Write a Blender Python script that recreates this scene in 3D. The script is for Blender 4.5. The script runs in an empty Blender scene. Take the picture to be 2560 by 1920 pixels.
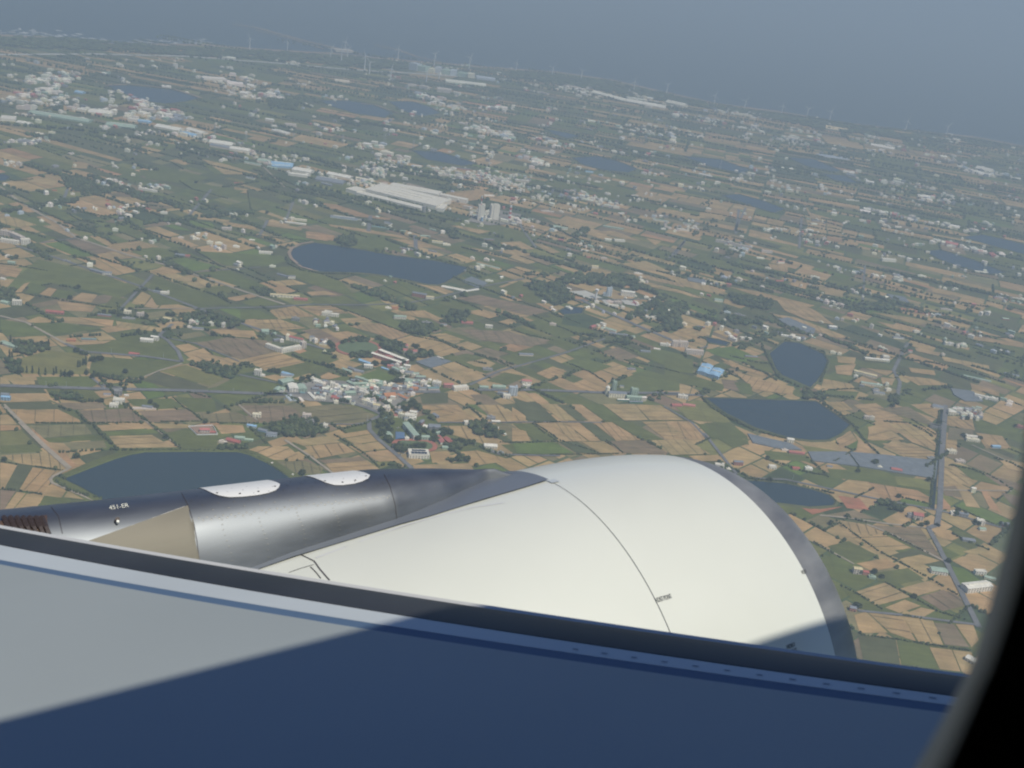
import bpy, bmesh, math, random
HAZE_D=.000185; EXPO=0.0
import numpy as np
from mathutils import Vector, Matrix
random.seed(7); rng=np.random.default_rng(7)
sc=bpy.context.scene; col=sc.collection
R=math.radians
# ------------------------------------------------------------------ camera
FPX=2745.0; CX,CY=1280.0,960.0; ALT=950.0; PITCH=R(22.9); ROLL=R(8.5)
_up0=np.array([0,math.sin(PITCH),math.cos(PITCH)]); _ri=np.array([1.,0,0]); FW=np.array([0,math.cos(PITCH),-math.sin(PITCH)])
CXV=math.cos(ROLL)*_ri+math.sin(ROLL)*_up0; CYV=-math.sin(ROLL)*_ri+math.cos(ROLL)*_up0
CAMM=np.stack([CXV,CYV,-FW],1)          # camera axes in the world
def ground(u,v):
    d=(u-CX)/FPX*CXV-(v-CY)/FPX*CYV+FW
    t=-ALT/d[2] if d[2]<-1e-4 else 1e6
    return np.array([d[0]*t,d[1]*t])
def gdist(p): return math.sqrt(p[0]**2+p[1]**2+ALT**2)
def pix(x,y,z=0.0):
    P=np.array([x,y,z-ALT]); a,b,c=P@CXV,P@CYV,P@FW
    return (CX+FPX*a/c, CY-FPX*b/c) if c>1 else (-9999,-9999)
# surveying frames used while measuring the place: origin and scale of each
Z={'A':(0,0,1.15733),'B':(0,0,.57866),'C':(1280,0,.57866),'D':(0,400,.40687),'E':(800,400,.40687),'F':(1660,500,.40687),
   'G':(0,850,.36166),'H':(600,750,.36166),'I':(1760,1000,.45198),'J':(780,840,.18083),'K':(660,900,.19892),'M':(920,1000,.17179),
   'N':(620,820,.09042),'O':(1480,930,.09946),'Q':(1400,680,.14467),'R':(1100,450,.13562),'T':(800,430,.19892),'X':(1280,960,.57866),'S':(0,0,1.0)}
def zp(z,x,y): a,b,s=Z[z]; return a+x*s,b+y*s
def gp(z,x,y): return ground(*zp(z,x,y))
def parse(s):
    z,*n=s.split(); n=list(map(float,n)); return z,[(n[i],n[i+1]) for i in range(0,len(n)-1,2)]
# ------------------------------------------------------------------ helpers
def tag(o,label=None,cat=None,group=None,kind=None):
    if label:o['label']=label
    if cat:o['category']=cat
    if group:o['group']=group
    if kind:o['kind']=kind
    return o
def link(o,parent=None):
    col.objects.link(o)
    if parent is not None:o.parent=parent
    return o
def meshobj(name,verts,faces,mat=None,parent=None,cols=None,smooth=False,midx=None):
    me=bpy.data.meshes.new(name); me.from_pydata([tuple(v) for v in verts],[],[tuple(f) for f in faces])
    if mat is not None:
        for m in (mat if isinstance(mat,(list,tuple)) else [mat]): me.materials.append(m)
    if midx is not None: me.polygons.foreach_set('material_index',np.array(midx,dtype=np.int32))
    if cols is not None:
        at=me.color_attributes.new('Col','FLOAT_COLOR','CORNER')
        lt=np.array([len(f) for f in faces]); c=np.ones((lt.sum(),4),dtype=np.float32)
        c[:,:3]=np.repeat(np.array(cols,dtype=np.float32),lt,axis=0); at.data.foreach_set('color',c.ravel())
    if smooth: me.polygons.foreach_set('use_smooth',np.ones(len(faces),dtype=bool))
    me.update(); return link(bpy.data.objects.new(name,me),parent)
def empty(name,loc,rz=0):
    o=bpy.data.objects.new(name,None); o.location=loc; o.rotation_euler=(0,0,rz); o.empty_display_size=1; return link(o)
class MB:
    def __init__(s): s.v=[];s.f=[];s.c=[];s.m=[]
    def add(s,vs,fs,c=None,m=0):
        b=len(s.v); s.v+= [tuple(v) for v in vs]; s.f+=[tuple(i+b for i in f) for f in fs]
        s.c+=[c]*len(fs); s.m+=[m]*len(fs)
    def box(s,x0,x1,y0,y1,z0,z1,c=None,m=0,T=None,bottom=True):
        vs=[(x,y,z) for z in (z0,z1) for x,y in ((x0,y0),(x1,y0),(x1,y1),(x0,y1))]
        if T: vs=[T(v) for v in vs]
        fs=[(0,1,5,4),(1,2,6,5),(2,3,7,6),(3,0,4,7),(4,5,6,7)]
        if bottom: fs.append((3,2,1,0))
        s.add(vs,fs,c,m)
    def cyl(s,x,y,z0,z1,r0,r1=None,n=12,c=None,m=0,T=None):
        r1=r0 if r1 is None else r1
        vs=[(x+r*math.cos(2*math.pi*i/n),y+r*math.sin(2*math.pi*i/n),z) for r,z in ((r0,z0),(r1,z1)) for i in range(n)]
        if T: vs=[T(v) for v in vs]
        fs=[(i,(i+1)%n,n+(i+1)%n,n+i) for i in range(n)]+[tuple(range(n,2*n)),tuple(range(n-1,-1,-1))]
        s.add(vs,fs,c,m)
    def tube(s,p,q,r,n=5,c=None,m=0):
        p=Vector(p);q=Vector(q);d=(q-p).normalized();a=d.orthogonal().normalized();b=d.cross(a)
        vs=[tuple(e+(a*math.cos(2*math.pi*i/n)+b*math.sin(2*math.pi*i/n))*r) for e in (p,q) for i in range(n)]
        s.add(vs,[(i,(i+1)%n,n+(i+1)%n,n+i) for i in range(n)]+[tuple(range(n,2*n)),tuple(range(n-1,-1,-1))],c,m)
    def build(s,name,mat,parent=None,smooth=False):
        cc=s.c if (s.c and s.c[0] is not None) else None
        return meshobj(name,s.v,s.f,mat,parent,cc,smooth,s.m if any(s.m) else None)
# ------------------------------------------------------------------ materials
def newmat(name):
    m=bpy.data.materials.new(name); m.use_nodes=True; nt=m.node_tree; b=nt.nodes['Principled BSDF']; return m,nt,b
def N(nt,t,**k):
    n=nt.nodes.new(t)
    for a,v in k.items(): setattr(n,a,v)
    return n
def simple(name,c,rough=.7,metal=0,scale=2.0,var=.12,bump=0,spec=.4):
    m,nt,b=newmat(name)
    tc=N(nt,'ShaderNodeTexCoord'); no=N(nt,'ShaderNodeTexNoise'); no.inputs['Scale'].default_value=scale; no.inputs['Detail'].default_value=5
    nt.links.new(tc.outputs['Object'],no.inputs['Vector'])
    r=N(nt,'ShaderNodeValToRGB'); e=r.color_ramp.elements
    e[0].position=.3;e[1].position=.7
    e[0].color=(*[x*(1-var) for x in c],1); e[1].color=(*[min(1,x*(1+var)) for x in c],1)
    nt.links.new(no.outputs['Fac'],r.inputs['Fac']); nt.links.new(r.outputs['Color'],b.inputs['Base Color'])
    b.inputs['Roughness'].default_value=rough; b.inputs['Metallic'].default_value=metal
    b.inputs['Specular IOR Level'].default_value=spec
    return m
def colattr(name,rough=.9,nscale=.05,var=.35,fine=.6,fvar=.15,rows=False,spec=.2):
    """reads each face's own colour and breaks it up with patches and streaks"""
    m,nt,b=newmat(name)
    at=N(nt,'ShaderNodeAttribute',attribute_name='Col'); geo=N(nt,'ShaderNodeNewGeometry')
    def noise(s,lo,hi,det=4):
        no=N(nt,'ShaderNodeTexNoise'); no.inputs['Scale'].default_value=s; no.inputs['Detail'].default_value=det
        nt.links.new(geo.outputs['Position'],no.inputs['Vector'])
        mr=N(nt,'ShaderNodeMapRange'); mr.inputs[1].default_value=.3; mr.inputs[2].default_value=.7
        mr.inputs[3].default_value=lo; mr.inputs[4].default_value=hi; nt.links.new(no.outputs['Fac'],mr.inputs[0]); return mr.outputs[0]
    a=noise(nscale,1-var,1+var); c=noise(fine,1-fvar,1+fvar)
    mu=N(nt,'ShaderNodeMath',operation='MULTIPLY'); nt.links.new(a,mu.inputs[0]); nt.links.new(c,mu.inputs[1]); out=mu.outputs[0]
    if rows:
        mp=N(nt,'ShaderNodeMapping'); mp.inputs['Rotation'].default_value=(0,0,R(-42)); mp.inputs['Scale'].default_value=(.012,.16,.1)
        nt.links.new(geo.outputs['Position'],mp.inputs['Vector']); no=N(nt,'ShaderNodeTexNoise'); no.inputs['Scale'].default_value=1; no.inputs['Detail'].default_value=3
        nt.links.new(mp.outputs[0],no.inputs['Vector']); mr=N(nt,'ShaderNodeMapRange'); mr.inputs[1].default_value=.3; mr.inputs[2].default_value=.7
        mr.inputs[3].default_value=.87; mr.inputs[4].default_value=1.13; nt.links.new(no.outputs['Fac'],mr.inputs[0])
        m2=N(nt,'ShaderNodeMath',operation='MULTIPLY'); nt.links.new(out,m2.inputs[0]); nt.links.new(mr.outputs[0],m2.inputs[1]); out=m2.outputs[0]
    vm=N(nt,'ShaderNodeVectorMath',operation='SCALE'); nt.links.new(at.outputs['Color'],vm.inputs[0]); nt.links.new(out,vm.inputs['Scale'])
    last=vm.outputs[0]
    if rows:   # straw fading into green here and there
        mx=N(nt,'ShaderNodeMix',data_type='RGBA'); nf=noise(.018,-.25,.35,6); nt.links.new(nf,mx.inputs[0])
        nt.links.new(last,mx.inputs[6]); mx.inputs[7].default_value=(.10,.12,.05,1); last=mx.outputs[2]
    nt.links.new(last,b.inputs['Base Color']); b.inputs['Roughness'].default_value=rough; b.inputs['Specular IOR Level'].default_value=spec
    return m
M_field=colattr('farmland_soil_and_crop',nscale=.03,var=.16,fine=.35,fvar=.1,rows=True)
M_leaf=colattr('foliage_mass',nscale=.06,var=.35,fine=.5,fvar=.35)
M_build=colattr('distant_plaster',rough=.7,nscale=.02,var=.08,fine=.4,fvar=.12)
m,nt,b=newmat('verge_grass'); M_verge=m
geo=N(nt,'ShaderNodeNewGeometry'); n1=N(nt,'ShaderNodeTexNoise'); n1.inputs['Scale'].default_value=.006; n1.inputs['Detail'].default_value=9; n1.inputs['Roughness'].default_value=.65
nt.links.new(geo.outputs['Position'],n1.inputs['Vector']); rp=N(nt,'ShaderNodeValToRGB'); e=rp.color_ramp.elements
e[0].position=.32; e[0].color=(.045,.07,.035,1); e[1].position=.72; e[1].color=(.2,.17,.09,1)
k=e.new(.5); k.color=(.085,.115,.05,1)
nt.links.new(n1.outputs['Fac'],rp.inputs['Fac']); nt.links.new(rp.outputs['Color'],b.inputs['Base Color']); b.inputs['Roughness'].default_value=.95
b.inputs['Specular IOR Level'].default_value=.1
def water(name,c,ws,strength=.3,rough=.12):
    m,nt,b=newmat(name); geo=N(nt,'ShaderNodeNewGeometry')
    n1=N(nt,'ShaderNodeTexNoise'); n1.inputs['Scale'].default_value=ws; n1.inputs['Detail'].default_value=4; nt.links.new(geo.outputs['Position'],n1.inputs['Vector'])
    bp=N(nt,'ShaderNodeBump'); bp.inputs['Strength'].default_value=strength; bp.inputs['Distance'].default_value=.25
    nt.links.new(n1.outputs['Fac'],bp.inputs['Height']); nt.links.new(bp.outputs[0],b.inputs['Normal'])
    b.inputs['Base Color'].default_value=(*c,1); b.inputs['Roughness'].default_value=rough; b.inputs['IOR'].default_value=1.33; return m
M_pond=water('pond_water',(.022,.042,.058),.25,.2,.25)
M_sea=water('sea_water',(.03,.055,.075),.03,.5,.35)
M_road=simple('asphalt',(.16,.16,.165),.9,scale=.05,var=.2)
M_track=simple('dirt_track',(.34,.29,.22),.95,scale=.05,var=.2)
M_sand=simple('sand_bank',(.3,.22,.16),.95,scale=.02,var=.2)
M_red=simple('running_track_rubber',(.36,.13,.09),.9,scale=.1)
M_conc=simple('pale_concrete',(.5,.49,.44),.9,scale=.05,var=.08)
M_film=simple('plastic_film',(.17,.19,.21),.6,scale=.08,var=.15)
M_foam=simple('surf_foam',(.6,.62,.62),.9,scale=.05)
# ------------------------------------------------------------------ ground, sea, farmland
COAST=[zp('B',*p) for p in ((-600,120),(0,152),(250,165),(500,193),(720,192),(900,195),(1100,212),(1450,232),(1700,258),(2212,298))]+\
      [zp('C',*p) for p in ((200,312),(430,345),(700,408),(900,450),(1150,482),(1450,532),(1700,562),(2000,592),(2212,632),(2700,720))]
cg=[ground(*p) for p in COAST]
land=[(-30000,-3000),(30000,-3000),(30000,cg[-1][1]-500)]+[tuple(p) for p in cg[::-1]]+[(-30000,cg[0][1]+1500)]
tag(meshobj('ground',[(x,y,0) for x,y in land],[tuple(range(len(land)))],M_verge),'flat green coastal plain',kind='structure')
tag(meshobj('sea',[(-32000,-3000,-3),(32000,-3000,-3),(32000,31000,-3),(-32000,31000,-3)],[(0,1,2,3)],M_sea),'grey blue sea beyond the coast',kind='structure')
def inpoly(x,y,poly):
    c=False;j=len(poly)-1
    for i in range(len(poly)):
        xi,yi=poly[i];xj,yj=poly[j]
        if (yi>y)!=(yj>y) and x<(xj-xi)*(y-yi)/(yj-yi)+xi:c=not c
        j=i
    return c
def island(x,y): return inpoly(x,y,land)
TONE={'t':(.40,.275,.132),'b':(.225,.165,.10),'g':(.116,.13,.037),'d':(.095,.10,.045),'o':(.40,.235,.12),'l':(.18,.175,.055),'r':(.42,.17,.1),'h':(.12,.165,.035),'m':(.20,.175,.085),'w':(.06,.08,.035)}
def jitter(c,a=.12): k=1+random.uniform(-a,a); return tuple(min(1,x*k*(1+random.uniform(-.04,.04))) for x in c)
PONDS=['G 440 965 660 880 800 828 900 800 1000 782 1300 778 1640 780 1720 800 1850 860 1990 950 2060 1040 1900 1280 1000 1260 720 1110 560 1020',
 'D 1790 570 1800 550 1850 530 1930 512 2035 525 2140 540 2400 588 2660 620 2870 662 2850 688 2730 755 2690 770 2620 765 2530 745 2320 705 2212 695 1960 690 1850 655 1795 605',
 'F 650 945 740 872 830 880 980 950 1003 990 985 1040 955 1090 900 1155 800 1110 730 1080 690 1040',
 'F 260 1220 400 1222 600 1230 930 1240 1050 1320 1140 1385 1080 1440 1010 1475 900 1478 760 1460 560 1400 380 1310',
 'I 60 380 230 447 450 465 600 500 690 530 722 562 710 585 580 592 420 572 200 560',
 'B 460 370 560 370 750 390 860 425 800 440 720 450 640 440 520 400','B 1380 435 1500 435 1600 450 1700 490 1660 510 1530 490 1430 460',
 'B 1680 440 1780 440 1850 460 1900 490 1820 505 1740 480','B 1780 650 1900 658 2060 708 2000 718 1850 692','C 260 682 370 675 450 695 540 730 500 747 400 737 310 715',
 'C 740 675 900 690 1040 740 980 748 850 720','C 1190 680 1300 688 1420 738 1390 745 1280 722','C 900 845 980 840 1090 870 1180 905 1130 920 1000 882',
 'C 1330 750 1440 760 1500 795 1400 782','F 1830 228 1960 215 2120 250 2300 300 2300 360 2050 292 1900 250','F 1600 315 1700 308 1900 370 2100 450 2000 457 1850 422 1700 370',
 'C 150 560 240 575 300 592 240 600 180 580','E 1470 930 1530 900 1620 915 1605 945 1500 952','F 250 845 330 860 400 880 380 897 280 880','D -60 85 30 92 60 110 30 130 -60 135']
pondg=[]
RIM={0:'g',1:'d',2:'w',3:'w',4:'w'}
banks=MB()
PL=['dark reservoir with a blunt corner behind the engine pylon','long blue reservoir with a tan rim on its rounded left end','shield shaped pond with a tree lined bank','large dark pond right of the engine nose','pond partly hidden by the engine inlet']
for i,s in enumerate(PONDS):
    z,pts=parse(s); g=[gp(z,*p) for p in pts]; c=np.mean(g,axis=0); pondg.append(g)
    o=meshobj('pond',[(x,y,1.5) for x,y in g],[tuple(range(len(g)))][:1],M_pond); tag(o,PL[i] if i<5 else None,kind='structure')
    # low grassed dyke round the water: inner lip, crest, outer foot
    n=len(g); ga=np.array(g); ins=[];outs=[];cr=[]
    area=.5*sum(ga[k][0]*ga[(k+1)%n][1]-ga[(k+1)%n][0]*ga[k][1] for k in range(n)); sg=1 if area>0 else -1
    w=9 if i in(0,1,2,3,4) else 6
    if i==0:w=22
    for k in range(n):
        d1=ga[k]-ga[k-1]; d2=ga[(k+1)%n]-ga[k]; d1=d1/np.linalg.norm(d1); d2=d2/np.linalg.norm(d2)
        nn=np.array([d1[1]+d2[1],-d1[0]-d2[0]])*sg; nn=nn/max(.5,np.linalg.norm(nn)); outs.append(ga[k]+nn*w); cr.append(ga[k]+nn*3)
    base=len(banks.v)
    tone=TONE['d'] if i!=0 else TONE['g']
    vs=[(p[0],p[1],.3) for p in ga]+[(p[0],p[1],3.) for p in cr]+[(p[0],p[1],.05) for p in outs]
    banks.add(vs,[(k,(k+1)%n,n+(k+1)%n,n+k) for k in range(n)],jitter(tone)); banks.add(vs,[(n+k,n+(k+1)%n,2*n+(k+1)%n,2*n+k) for k in range(n)],jitter(tone))
# tan rim of the second reservoir and tan banks far away
tag(banks.build('pond_bank',M_field),'grassed banks round the ponds',kind='structure')
def ribbon(name,s,w,mat,z=.35,kind='structure',label=None,taper=None):
    zz,pts=parse(s) if isinstance(s,str) else (None,None)
    g=[gp(zz,*p) for p in pts] if zz else [np.array(p) for p in s]
    L=[];
    for k in range(len(g)):
        d=g[min(k+1,len(g)-1)]-g[max(k-1,0)]; d=d/np.linalg.norm(d); nn=np.array([-d[1],d[0]])*w/2; L.append((g[k]+nn,g[k]-nn))
    n=len(L); vs=[(a[0],a[1],z) for a,_ in L]+[(b_[0],b_[1],z) for _,b_ in L]
    o=meshobj(name,vs,[(k,k+1,n+k+1,n+k) for k in range(n-1)],mat); tag(o,label,kind=kind); return o
ribbon('sand_bank','D 1925 508 1850 520 1795 545 1775 575 1790 610 1850 662 1950 690',9,M_sand,3.3)
ribbon('sand_bank','B 455 372 560 366 750 386 870 425',14,M_sand,3.3)
ribbon('sand_bank','B 1560 450 1620 455 1720 490',14,M_sand,3.3)
for s,w in (('B 1005 105 1100 118 1200 145 1330 180 1450 207 1560 235',38),('B 1100 130 1250 165 1400 212',18),('B 1620 195 1720 215 1800 245 1900 268',30)):
    ribbon('breakwater',s,w,M_sand,1.0,label='long tan breakwater reaching into the sea')
# shoreline strip and surf
cs=[np.array(p) for p in cg]
ribbon('beach',cs[1:],60,M_sand,.2,label='pale sandy shoreline')
foam=MB()
for k in range(170):
    u=random.uniform(-40,900); base=np.interp(u,[-600,0,250,500,720,900],[120,152,165,193,192,195])
    v=base-abs(random.gauss(0,14))-2
    a=gp('B',u,v);b=gp('B',u+random.uniform(5,30),v+random.uniform(-1,5)); w=random.uniform(5,16)
    foam.add([(a[0],a[1]-w,-2.5),(b[0],b[1]-w,-2.5),(b[0]+3,b[1]+w,-2.5),(a[0]-5,a[1]+w,-2.5)],[(0,1,2,3)])
tag(foam.build('surf',M_foam),'white surf lines off the beach','surf',kind='stuff')
# ---- roads
ROADS=[('G 0 318 650 339 1240 351 1990 381',12),('K 0 430 500 425 900 400 1400 405 2212 405',12),('E 940 1415 1320 1415 1700 1430 2212 1436',11),('F 0 1195 250 1203',9),
 ('D 100 530 400 620 840 770 1260 930 1700 1080 2050 1180',8),('D 740 920 860 790 940 705',7),('D 1190 916 1700 905 1900 890 2212 893 2480 885 2680 850 2960 780 3220 730',6),
 ('D 400 1130 520 1180 900 1210 1120 1242',8),('D 1120 1242 1095 1180 1030 1110 980 1080 1010 1050 1060 1010',8),('D 1000 1090 1200 1130 1400 1210 1470 1240',4),
 ('D 1160 345 1300 182',9),('D 1590 475 1645 372',9),('D 1750 390 1805 250',8),('E 298 440 310 345',12),('E 592 590 585 462',12),('D 380 280 415 180',9),
 ('K 1100 545 1300 610 1480 690 1390 740 1330 770',9),('H 890 830 895 900 960 970 1080 1070 1190 1170',9),('K 1320 790 1100 815 700 805',4),
 ('H 1380 850 2212 845 2500 850',4),('H 1780 1070 2212 1080',5),('E 1600 860 1750 930 1950 1020 2212 1130',13),('E 1560 860 1850 860 2120 852',6),('E 1225 375 1240 420 1330 545',8),
 ('E 920 1385 1100 1300 1500 1190 1750 1100',6),('I 1337 30 1316 300 1304 600 1287 700',11),('I 1240 710 1290 800 1400 1020 1520 1260',10),('I 1240 710 1300 690',10),
 ('I 220 432 450 442 960 550 1300 612 1700 722',6),('I 850 1168 1100 1192 1500 1245',6),('I 0 185 130 350 180 412',7),('F 0 1270 170 1370 270 1475',6),
 ('F 1500 880 1470 930 1410 1050 1450 1120 1430 1230',9),('F 30 360 130 250',8),('D 250 510 480 480',5),('D 1180 690 1400 675 1600 660',5),
 ('D 1470 1322 1700 1370',5),('D 600 1380 740 1400',4),('G 620 250 720 335',5),('C 700 1106 745 1045',8),('F 830 300 845 110',9),('F 1220 640 1235 400',7),('F 460 60 440 210',9),('C 960 1000 1010 900',9),
 ('H 1060 690 1100 640 1300 640',6),('F 270 900 220 915',5),('K 1870 780 1950 860 2050 905',5)]
TRACKS=[('D 0 165 50 205 110 250 240 330 340 380 470 480 620 530 800 590 1030 650 1300 740 1500 810 1750 890',8),('D 0 960 160 1000 300 1075 400 1130',6),('G 20 450 140 570 300 730 480 890',9),
 ('G 480 890 370 945 350 965 360 990 430 1020 650 1112',5),('G 960 272 1100 215 1260 165',4),('D 760 916 1190 915',4),('H 310 970 480 1080 640 1200',5),('I 600 785 720 850 830 910',4),('I 640 640 800 655 1000 685 1230 710',5),
 ('I 900 690 1050 750 1330 895',5),('B 1010 600 1230 810',6),('I 1320 500 1700 505',4),('I 1480 250 1770 380',4),('G 1650 450 1780 560',4),('G 1000 560 1250 750',3)]
for s,w in ROADS: ribbon('road',s,w,M_road,1.62 if w>8 else 1.5)
ribbon('highway','B -40 238 0 237 400 234 800 244 1200 274 1500 300 2212 345',36,M_conc,1.7,label='pale coastal highway')
for s,w in TRACKS: ribbon('dirt_track',s,w,M_track,1.42)
M_canal=water('canal_water',(.02,.03,.03),.3,.1,.4)
ribbon('canal','I 1318 60 1290 300 1262 605',8,M_canal,1.55)
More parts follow.
